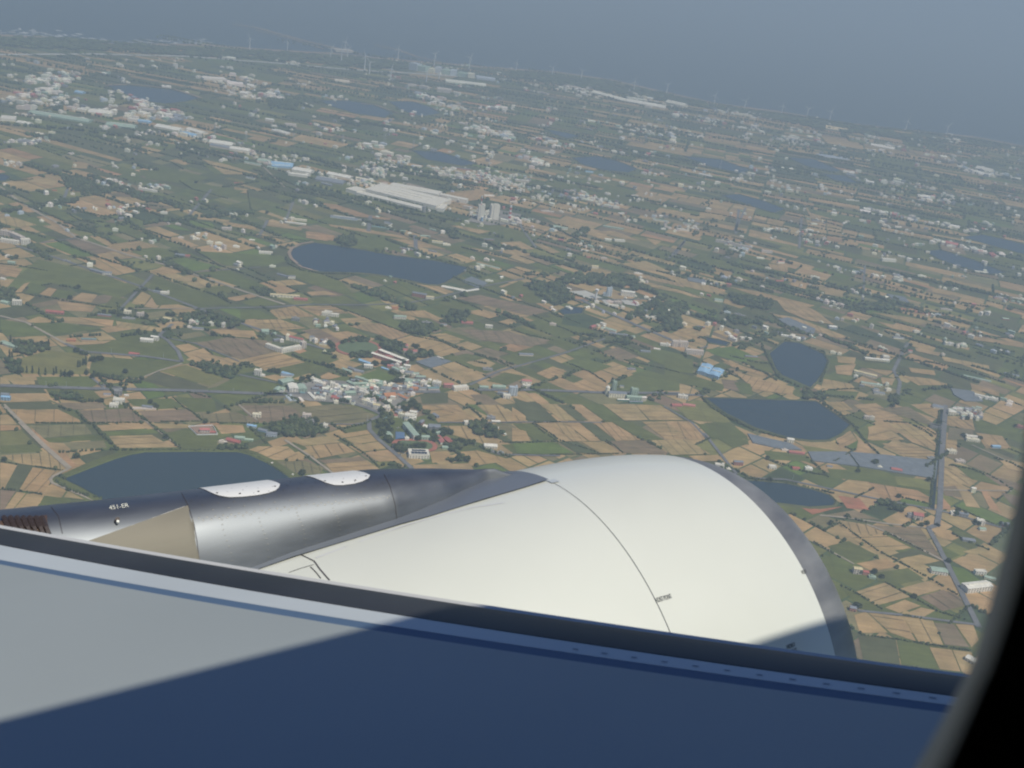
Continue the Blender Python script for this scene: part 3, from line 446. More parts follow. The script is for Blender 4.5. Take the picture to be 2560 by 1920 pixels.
HEDGES='''3 X 92 170 150 205 200 242|3 X 205 246 290 270 370 299|2.5 X 400 240 440 265 480 299|2 X 0 304 120 308 460 302|5 G 400 460 540 510 600 570 650 600 700 650 740 690 820 765|4 G 880 450 960 530 1020 565 1120 650 1250 750|2.5 G 240 575 540 577 1000 572|2 G 1110 566 1400 564|2.5 G 1190 397 1275 470 1330 500 1400 560
3 G 0 430 60 510 130 578|4 G 400 783 600 768 820 757|2 G 240 875 440 905|2 G 0 845 60 850 130 862|7 G 680 245 770 265 860 290 970 300|6 G 350 380 480 375 560 430 700 425|3 G 1300 360 1450 400
5 G 370 960 450 1030 560 1070 700 1105|3 G 1640 768 1760 800 1860 860 1980 940|5 G 1690 435 1960 438|8 G 1500 745 1600 750 1700 745|4 G 820 762 1000 765 1500 772|2.5 G 1450 575 1790 578|3 G 0 1030 110 1043 300 1072
3 H 620 40 780 90 960 160 1200 250 1400 292 1530 355|6 H 1300 250 1400 290 1500 330 1560 352|5 H 1620 375 1720 400 1800 425 1900 450|6 H 350 380 480 430 600 460 700 500 780 522|5 H 20 440 100 460
4 H 1560 722 1640 790 1700 848|9 H 1190 700 1260 770 1350 842|3 H 650 935 780 1010 880 1080 960 1160|8 H 0 715 150 708 300 712|5 H 1580 985 1700 1040 1880 1092|6 H 1420 1110 1500 1115 1580 1112
6 H 160 862 300 858 440 900|6 H 970 1145 1060 1140 1150 1160|3 H 2020 855 2100 920 2200 985|3 H 1800 985 2000 990 2200 978|4 H 1620 425 1700 445|3 H 2030 850 2212 845
5 D 100 430 190 450 280 480|6 D 350 390 440 420 560 450|5 D 350 500 480 550 600 600 760 650 920 692|5 D 960 705 1130 770 1300 825 1420 882|4 D 1040 560 1250 620 1500 700 1700 782|4 D 180 830 310 850 440 872 690 912
5 D 370 775 500 795|5 D 1760 600 1770 640 1850 680 1960 698 2212 705|4 D 850 420 950 450 1050 485|4 D 500 370 640 385|5 D 90 200 180 250 260 300|6 D 1250 1040 1330 1080 1440 1095|7 D 700 945 800 965 900 980
6 D 420 1092 500 1085 640 1080|7 D 580 1320 700 1350 860 1372|4 D 740 940 720 880|3 D 1200 560 1350 650|3 D 0 640 100 650 300 685|4 D 0 100 90 130 200 120|4 D 420 330 480 370 600 395|3 D 1500 460 1700 480 1900 500
5 D 960 -10 1060 20 1130 60|4 D 820 270 1000 290|4 D 400 300 640 350 700 360|4 D 1100 130 1180 180 1400 240|3 D 1520 190 1540 300 1560 340|4 D 1150 360 1400 450 1500 470|5 D 1560 60 1750 130 1900 200
9 E 200 225 350 250 480 290 640 325|9 E 1450 740 1700 745 2000 790 2110 845|8 E 1550 1070 1650 1080 1750 1095|9 E 1750 1130 1830 1120 1900 1115|7 E 750 965 920 972|3 E 1060 810 1250 880 1420 935 1600 1010|3 E 950 1195 1100 1240 1200 1290
3 E 1180 1050 1300 1080 1430 1110|3 E 1860 1230 2050 1270 2212 1310|3 E 1520 1250 1650 1300 1760 1370|6 E 870 540 1000 570 1150 600|4 E 1300 950 1500 1040 1700 1130|8 E 1240 350 1400 400 1600 500 1700 520|4 E 800 850 950 900 1000 930
9 F 0 340 200 385 400 440 550 480 700 520 900 575 1200 640 1500 690 1750 710|2 F 0 530 120 560 280 620|5 F 600 890 640 980 700 1090 800 1140 900 1170|5 F 740 862 980 935 1005 1010 960 1120|5 F 230 1215 300 1285 400 1345 560 1420 760 1472
5 F 940 1235 1050 1305 1150 1375 1200 1410|3 F 1000 1172 1100 1165 1200 1160|6 F 860 1200 1000 1205 1290 1232|3 F 660 700 760 812 900 830|3 F 1520 1350 1600 1400 1700 1465|3 F 1350 1362 1520 1372|7 F 400 580 550 600 680 645
12 F 1230 640 1330 650 1420 665|9 F 1600 1170 1700 1160 1780 1150|4 F 1050 780 1200 830 1300 850|4 F 200 180 500 250 700 300|4 F 750 90 1000 140 1200 200|5 F 1300 540 1600 600 2000 660|4 F 1100 870 1400 950|5 F 480 1000 640 1080 690 1110
4 F 400 960 560 1000 640 1010|5 F 1850 440 2000 460 2212 480|4 F 1600 310 1750 400 1950 450|4 F 1870 830 2212 860|4 F 1250 950 1700 1010|5 F 1600 990 1900 1060 2100 1130|4 I 0 10 100 70 250 160 480 222|4 I 640 0 740 70 830 150 900 240 970 305
4 I 1130 130 1220 170 1310 245|4 I 1300 60 1285 300 1245 600|3 I 720 660 840 750 960 835 1130 925 1300 1020 1400 1082|3 I 1000 1010 1150 1090 1290 1170 1440 1217|3 I 740 1020 860 1080 990 1162|3 I 850 1300 1020 1320 1180 1345 1470 1388
7 I 980 560 1040 580 1110 605|4 I 220 432 450 460 720 520|4 I 800 652 900 680|3 I 1070 535 1240 575|3 I 1540 400 1620 440 1700 492|4 I 1370 740 1470 790 1580 835|3 I 1100 1192 1200 1210|3 I 600 785 700 840 760 880
4 I 1600 320 1700 350 1770 390|4 I 570 320 640 380 690 430|3 I 850 370 860 400|3 I 1000 730 1100 780 1240 850|4 I 350 330 560 400 680 420|4 I 1350 360 1500 390 1560 420|5 B 460 610 800 690 1100 760 1300 830|9 B 0 540 300 560 600 600 900 680
12 B 0 200 200 205 450 220 700 235|12 B 700 210 1000 225 1300 250 1500 270 1700 300|9 B 1100 440 1300 450 1350 470|9 B 1250 830 1450 850 1600 870|7 B 1600 900 1800 930 2000 960|7 B 700 570 850 640 1000 700|9 B 1500 330 1800 360 2212 410
9 C 0 330 200 345 400 380 500 400|9 C 600 430 900 470 1200 500 1500 545 1900 590 2212 640|5 C 0 560 300 620 600 690|5 C 300 600 700 690 1000 760|5 C 600 880 900 930 1200 990|5 C 1100 640 1500 720 1900 820'''
WOODS='''9 H 1090 190 1160 165 1280 165 1390 215 1300 240 1180 235|8 H 950 270 1040 290 1120 310 1220 370 1340 380 1230 415 1180 400 1000 330|7 H 690 300 760 270 900 275 940 290 760 300|7 H 750 385 900 360 910 400 780 410|9 H 1590 850 1700 860 1820 930 1790 960 1640 940 1590 890
9 H 1440 980 1500 965 1560 990 1520 1040 1450 1050|7 H 360 800 440 850 620 900 560 960 430 950 250 930 230 880|9 H 1060 1010 1150 1000 1160 1060 1090 1060|6 H 1200 1010 1280 1005 1280 1040|8 H 960 800 1040 800 1060 860 970 870|7 H 1150 880 1210 870 1240 930 1190 940
6 D 1540 790 1640 790 1700 830 1600 840|6 D 380 110 480 100 600 160 680 190 600 220 420 190|8 D 2080 480 2180 480 2190 530 2100 540|8 D 1100 960 1300 940 1500 1000 1420 1040 1140 1000
7 D 1150 1250 1300 1240 1480 1310 1420 1345 1250 1300|8 D 100 1120 240 1130 330 1160 180 1200 60 1180|9 D 20 1240 130 1250 130 1320 90 1330|7 D 0 800 90 800 60 880 0 860|9 E 1240 760 1480 760 1560 860 1460 900 1340 840
12 E 2040 880 2212 900 2212 1040 2120 1060 2050 960|9 E 100 480 200 470 220 520 120 530|9 E 780 430 850 440 850 490 800 490|9 E 480 1010 560 1000 700 1040 640 1080 520 1060|9 E 770 960 830 930 920 950 900 1000 800 1010
12 E 1480 700 1900 720 2080 830 1800 780 1500 760|9 E 1820 1090 1920 1090 1900 1140 1830 1140|7 G 1500 745 1700 740 1700 770 1520 770|8 G 1870 600 2140 560 2150 660 1900 680|7 G 340 370 560 370 560 420 380 420|8 I 960 560 1110 590 1110 620 970 600
9 F 400 590 600 600 680 640 640 680 430 640|9 F 0 630 160 650 150 690 0 760|12 F 1220 630 1420 640 1400 680 1250 680|8 F 850 1180 1000 1200 980 1230 860 1230|9 F 380 720 560 740 600 770 420 770|7 F 1380 1200 1450 1210 1440 1260 1380 1250
14 B 0 160 300 170 700 200 1100 220 1500 245 1900 290 1700 300 1100 260 500 220 0 205|14 C 0 310 400 350 900 460 1400 540 2100 640 1400 570 700 440 0 335|9 B 230 440 270 440 270 480 230 480|12 B 1150 430 1290 440 1280 480 1170 470|6 E 330 1000 0 0 0 0'''
veg=MB()
def free(x,y): return not in_pond(x,y)
def along(g,step):
    for k in range(len(g)-1):
        L=np.linalg.norm(g[k+1]-g[k]); n=max(1,int(L/step))
        for i in range(n): yield g[k]+(g[k+1]-g[k])*(i+random.random())/n
for line in HEDGES.replace('\n','|').split('|'):
    r,rest=line.split(' ',1); r=float(r); z,pts=parse(rest); g=[gp(z,*p) for p in pts]
    far=gdist(g[0]); rr=r*.62; 
    if far>4500: rr=r*.9
    for p in along(g,rr*1.25):
        if random.random()<.14: continue
        x,y=p+rng.normal(0,rr*.35,2)
        if in_pond(x,y): continue
        bush(veg,x,y,rr*random.uniform(.6,1.1),rr*random.uniform(1.,1.7)+1)
for line in WOODS.replace('\n','|').split('|')[:-1]:
    r,rest=line.split(' ',1); r=float(r); z,pts=parse(rest); g=[tuple(gp(z,*p)) for p in pts]
    A=parea(g); n=int(min(600,A/(r*r*1.1))); xs=[p[0] for p in g];ys=[p[1] for p in g]; r=max(r,math.sqrt(A/600/1.1)) if n==600 else r
    k=0;tries=0
    while k<n and tries<n*6:
        tries+=1; x=random.uniform(min(xs),max(xs));y=random.uniform(min(ys),max(ys))
        if inpoly(x,y,g) and free(x,y): bush(veg,x,y,r*random.uniform(.5,.85),min(13,r*random.uniform(.9,1.5))); k+=1
TR=tr
def covered(x,y): return in_field(x,y) or in_pond(x,y)
for a,b,A in hedge_lines:
    a=np.array(a);b=np.array(b); L=np.linalg.norm(b-a); mid=(a+b)/2; d=gdist(mid)
    if not island(*mid): continue
    p=random.random(); bigp=.62 if A>60000 else .2
    if d>3000: bigp+=.1
    if p>bigp: continue
    if d>2900:
        da=(math.atan2(b[1]-a[1],b[0]-a[0])-theta(mid[1]))%math.pi
        if min(da,math.pi-da)<.6 and random.random()<.85: continue
    r=random.uniform(1.4,2.6) if A<60000 else random.uniform(2.2,4.8)
    if d>3500: r*=1.3
    if d>5500: r*=1.3
    dens=random.uniform(.35,1.)
    for q in along([a,b],r*1.3 if d<3500 else r*1.8):
        if random.random()>dens: continue
        x,y=q+rng.normal(0,r*.3,2)
        if covered(x,y): continue
        c=jitter(random.choice(LEAF),.3); blob(veg,x,y,r*.7,r,r*random.uniform(.8,1.3),c)
for k in range(100):
    u=random.uniform(-50,2600);v=random.uniform(90,900); x,y=ground(u,v)
    if y>8500 or y<2600 or not island(x,y): continue
    ct=theta(y)-math.pi/2+random.gauss(0,.12)+(math.pi/2 if random.random()<.12 else 0); L=random.uniform(80,420); r=random.uniform(4,9)
    for t in np.arange(-L/2,L/2,r*1.3):
        for j in range(random.choice([1,2,2,3])):
            X=x+t*math.cos(ct)+random.gauss(0,r*.8);Y=y+t*math.sin(ct)+random.gauss(0,r*.8)
            if not covered(X,Y) and island(X,Y): blob(veg,X,Y,r*.6,r,r*.9,jitter(random.choice(LEAF),.3))
# woods and thickets scattered over the far plain
for k in range(260):
    u=random.uniform(-50,2600);v=random.uniform(60,1000)**1.0; x,y=ground(u,v)
    if y>9000 or not island(x,y) or covered(x,y): continue
    n=random.randint(6,24); sx=random.uniform(8,32)
    ct=theta(y)
    for i in range(n):
        a=random.gauss(0,sx);b_=random.gauss(0,sx*.3); X=x+a*math.cos(ct)-b_*math.sin(ct);Y=y+a*math.sin(ct)+b_*math.cos(ct)
        if not covered(X,Y): bush(veg,X,Y,random.uniform(3,6),random.uniform(4,8))
# ---- single trees one can tell apart
def leafcrown(kind,seed):
    r_=np.random.default_rng(seed); mb=MB()
    n=170
    for i in range(n):
        if kind=='cypress':
            t=r_.uniform(.04,1); rad=.5*(1-t)**.7+.05; a=r_.uniform(0,6.28); p=np.array([rad*math.cos(a)*.62,rad*math.sin(a)*.62,t*3.2+.2]); s=.13
        else:
            a=r_.uniform(0,6.28); h=r_.uniform(-.55,1); q=math.sqrt(max(0,1-h*h))*r_.uniform(.55,1.05); lob=1+.22*math.sin(3*a+seed)
            p=np.array([q*lob*math.cos(a),q*lob*math.sin(a),h*.8+1.25+r_.normal(0,.06)]); s=.24
        V=p+r_.normal(0,s,(4,3)); mb.add(V.tolist(),[(0,1,2),(0,2,3),(0,3,1)],jitter(random.choice(LEAF),.35))
    for h,rr in ((.5,.3),(.9,.35),(1.5,.3),(2.2,.2)) if kind=='cypress' else ((1.2,.72),(1.55,.5)):
        V=ICO*np.array([rr,rr,.45])*(1+r_.uniform(-.2,.2,(12,1)))+np.array([0,0,h]); mb.add(V.tolist(),ICF,jitter(LEAF[0],.2))
    return mb
def trunkmesh(kind):
    mb=MB(); mb.cyl(0,0,0,.55 if kind!='cypress' else .4,.1,.07,7)
    if kind!='cypress':
        for a in (0.3,2.3,4.4): mb.tube((0,0,.45),(.45*math.cos(a),.45*math.sin(a),1.05),.045)
        mb.tube((0,0,.5),(0.05,0,1.3),.06)
    else: mb.tube((0,0,.3),(0,0,2.4),.05)
    return mb
M_bark=simple('bark',(.13,.1,.075),.9,scale=3)
protos={}
for kd in ('round','spread','cypress'):
    t=empty({'round':'broadleaf_tree','spread':'broadleaf_tree','cypress':'cypress_tree'}[kd],(0,0,0))
    trunkmesh(kd).build('trunk',M_bark,t); leafcrown(kd,{'round':3,'spread':8,'cypress':5}[kd]).build('crown',M_leaf,t); protos[kd]=[t,False]
TREELAND=[(1025,1122,"the lower running track"),(1143,1110,"the red hall gables"),(950,1086,"the blue sports court"),(968,1041,"the road bend above the school"),(1022,1090,"the long green school roof"),(1052,1076,"the smaller green roofed school block"),
 (1033,1015,"the strip fields above the school"),(1114,1080,"the grey sheds behind red halls"),(1200,1070,"the round wood"),(1237,1090,"the round wood's right end"),(1157,1151,"the solar roofed building"),(1085,1102,"the left hand red hall"),
 (879,851,"the far edge of the track"),(892,890,"the near edge of the track"),(970,862,"the gap behind the zigzag roofs"),(1035,869,"the pink roofed hall"),(1058,891,"the square shade net"),(975,912,"the zigzag roofed school"),
 (994,940,"the bright green paddock"),(998,1021,"the orange roofed temple"),(745,1075,"the grove left of the village"),(690,1073,"the far left grove edge"),(863,1005,"the lower edge of the village"),(819,918,"the bright paddock's left corner"),(771,948,"the village's upper left corner"),(835,897,"the left bend of the track"),
 (40,925,'the left end of the cypress row'),(130,935,'the middle of the cypress row'),(210,915,'the right end of the cypress row'),(400,1190,'the dark reservoir behind the pylon'),(250,880,'the green fields at the left edge'),(700,880,'the white quadrangle building'),(900,880,'the village running track'),(1060,900,'the village school'),(870,990,'the village houses'),
 (1020,1090,'the green roofed school'),(1250,1070,'the round wood below the strip fields'),(1960,1090,'the large dark pond on the right'),(2000,900,'the shield shaped pond'),(2350,1150,'the straight road on the right'),(2150,1330,'the fields right of the engine inlet'),
 (1560,760,'the fire training ground'),(1000,640,'the long blue reservoir'),(300,1020,'the main road at lower left'),(600,700,'the diagonal road on the left'),(1300,850,'the fields in the middle'),(680,1090,'the farmhouses left of the village'),(1950,1250,'the pond beside the engine inlet'),(300,600,'the left hand farmland'),(1750,960,'the pale green grain works'),(2250,850,'the winding road at right')]
things_for_label=[]
def nearest_land(u,v,L): return min(L,key=lambda l:(l[0]-u)**2+(1.6*(l[1]-v))**2)[2]
def dup(root,loc,rz,scale):
    r=root.copy(); link(r); r.location=loc; r.rotation_euler=(0,0,rz); r.scale=scale
    for ch in list(root.children):
        c=ch.copy(); col.objects.link(c); c.parent=r
    return r
TREES=[]
def T_(kd,s,h,sp=1.0):
    z,pts=parse(s)
    for p in pts: TREES.append((kd,*gp(z,*p),h*random.uniform(.85,1.15),sp))
T_('cypress','D 60 1210 75 1275 98 1290 125 1295 165 1308 200 1308 240 1314 280 1322 330 1322 346 1312 375 1332 400 1334 430 1334 480 1274 528 1258 580 1240 530 1322 66 1115 90 1290 110 1300 115 1320 75 1225 492 1270 510 1262 150 1160 205 1165 232 1170 300 1150',16,1.)
T_('cypress','E 840 965 890 960 905 965 830 975',18)
T_('round','G 570 100 650 150 680 140 535 85 600 235 630 145 585 160 700 140 470 250 440 245 490 245 28 840 530 815 760 330 700 430 840 430 860 345 1040 440 1070 460 1080 470 1420 575 1145 680 1880 610 1930 640 1960 610 2000 580 2050 600 2100 570 2140 550 1700 740 2090 930 1560 740',8,1.2)
T_('round','D 470 1180 530 1200 100 605 640 240 700 240 790 360 820 350 710 375 850 1060 770 1310 480 790 430 855 1260 1050 1310 1080 930 1110 985 815 965 800 1060 960 1030 955 1130 955 1170 990 460 600 620 620 650 650 1080 575 1640 330 1900 250 2060 500 2110 520 2160 500 570 1340 600 1330 640 940 700 945 730 960 900 970 920 985 885 960',8,1.2)
T_('spread','J 420 110 470 90 530 75 590 60 640 70 700 60 270 140 290 160 240 120 560 280 620 270 680 260 740 270 790 280 540 270 980 60 1020 90 1060 110 1110 130 1160 150 1200 130 1220 180 1350 120 1400 150 1450 170 1500 220 1550 230 1600 260 1640 250 1480 280 1430 310 960 150 1000 180 1050 190 1100 210 980 390 1030 400 1090 390 1250 380 1280 370 1100 520 1150 535 1200 545 1170 640 1240 640 860 400 890 410 310 310 900 50 940 40 1560 300 1640 290 1380 340',9,1.15)
T_('spread','K 1480 620 1850 540 1880 570 1840 590 1700 600 1740 620 1790 640 1000 530 1050 540 960 530 620 230 560 240 480 260 1530 700 1500 830 1560 830 1440 850 400 800 450 830 500 850 430 870 350 830 120 860 180 870 640 760 660 780 300 800 250 800 550 860 600 870 1380 500 1420 520 1560 480 70 150 120 150 170 165 860 90 830 100 800 90 740 70 1670 650',8,1.2)
T_('spread','M 290 440 320 470 200 480 230 500 180 520 300 590 320 620 270 590 390 700 430 710 480 700 540 720 500 740 640 700 700 700 750 695 800 700 580 480 620 510 690 420 740 440 790 460 830 470 740 580 710 590 930 590 970 600 960 570 1280 640 1330 620 1380 640 1240 700 1300 720 1260 740 1400 660 1470 640 1530 640 1060 460 1110 470 1160 480 1200 500 960 480 1090 520 210 340 250 340 170 330 300 330 220 250 280 230 1530 400 1560 370 1620 380 1680 400 1740 420 1800 450 1850 480 1900 520 1860 550 1790 540 1700 500 1620 460 1560 430 640 60 660 90 620 110 720 130 650 50 200 180 500 140 560 160 440 130 1380 880 1440 890 1300 890 1220 900',9,1.15)
T_('round','I 200 180 350 330 360 450 850 400 1075 540 1000 570 1030 590 1060 600 1090 620 700 690 860 960 940 960 980 985 1450 110 1440 210 1525 220 1430 200 790 650 1510 690 1500 680 1350 900 1240 450 1160 1095 840 1140 855 1150 1720 150 1400 620 1440 640 1390 640 1310 70 1300 130 950 350 940 355 1230 690 1200 700 1640 690 1660 700 660 0 1040 40',8,1.15)
random.shuffle(TREES)
for kd,x,y,h,sp in TREES[:300]:
    t,used=protos[kd]; s=h/(3.2 if kd=='cypress' else 2.05); sc_=(s*sp*random.uniform(.85,1.1),s*sp*random.uniform(.85,1.1),s)
    if not used: protos[kd][1]=True; t.location=(x,y,0); t.scale=sc_; t.rotation_euler=(0,0,random.random()*6); o=t
    else: o=dup(t,(x,y,0),random.random()*6,sc_)
    o['category']='tree'; u,v=pix(x,y); o['group']='trees round the fields and houses'
    nm={'cypress':'dark narrow cypress','round':'rounded dark green tree','spread':'broad leafy tree'}[kd]
    if kd=='cypress': o['group']='tall cypresses'
    things_for_label.append((o,nm,nearest_land(u,v,TREELAND),u,v))
tag(veg.build('hedgerow',M_leaf),'hedgerows and thickets along the field edges','hedgerow',kind='stuff')
# ------------------------------------------------------------------ buildings
WC={'W':(.80,.76,.65),'T':(.64,.56,.48),'Y':(.82,.76,.58),'K':(.3,.3,.3),'R':(.42,.2,.16),'G':(.36,.46,.36),'B':(.3,.46,.62),'L':(.5,.56,.6),'O':(.5,.24,.12),'J':(.08,.2,.14),'D':(.2,.14,.13)}
RC={'f':None,'g':(.36,.46,.36),'r':(.42,.13,.11),'b':(.3,.5,.7),'k':(.23,.25,.28),'w':(.80,.77,.67),'t':(.17,.28,.28),'y':(.66,.56,.32),'o':(.5,.22,.1),'p':(.5,.18,.16)}
NM_W={'W':'white','T':'beige','Y':'cream','K':'grey','R':'red brick','G':'pale green','B':'blue','L':'pale blue grey','O':'orange','J':'dark green','D':'dark brown'}
NM_R={'g':'green','r':'red','b':'blue','k':'grey','w':'white','t':'teal','y':'yellow','o':'orange','p':'pink'}
MW={k:simple(NM_W[k].replace(' ','_')+'_wall',c,.75,scale=.15,var=.1) for k,c in WC.items()}
MR={k:simple(NM_R[k]+'_roof',c,.5,scale=.12,var=.14) for k,c in RC.items() if c}
M_flat={k:simple(NM_W[k].replace(' ','_')+'_flat_roof',tuple(x*.86+.02 for x in c),.85,scale=.25,var=.22) for k,c in WC.items()}
M_win=simple('dark_window_glass',(.05,.06,.07),.2,scale=.5); M_solar=simple('solar_panel',(.03,.04,.07),.25,scale=.5)
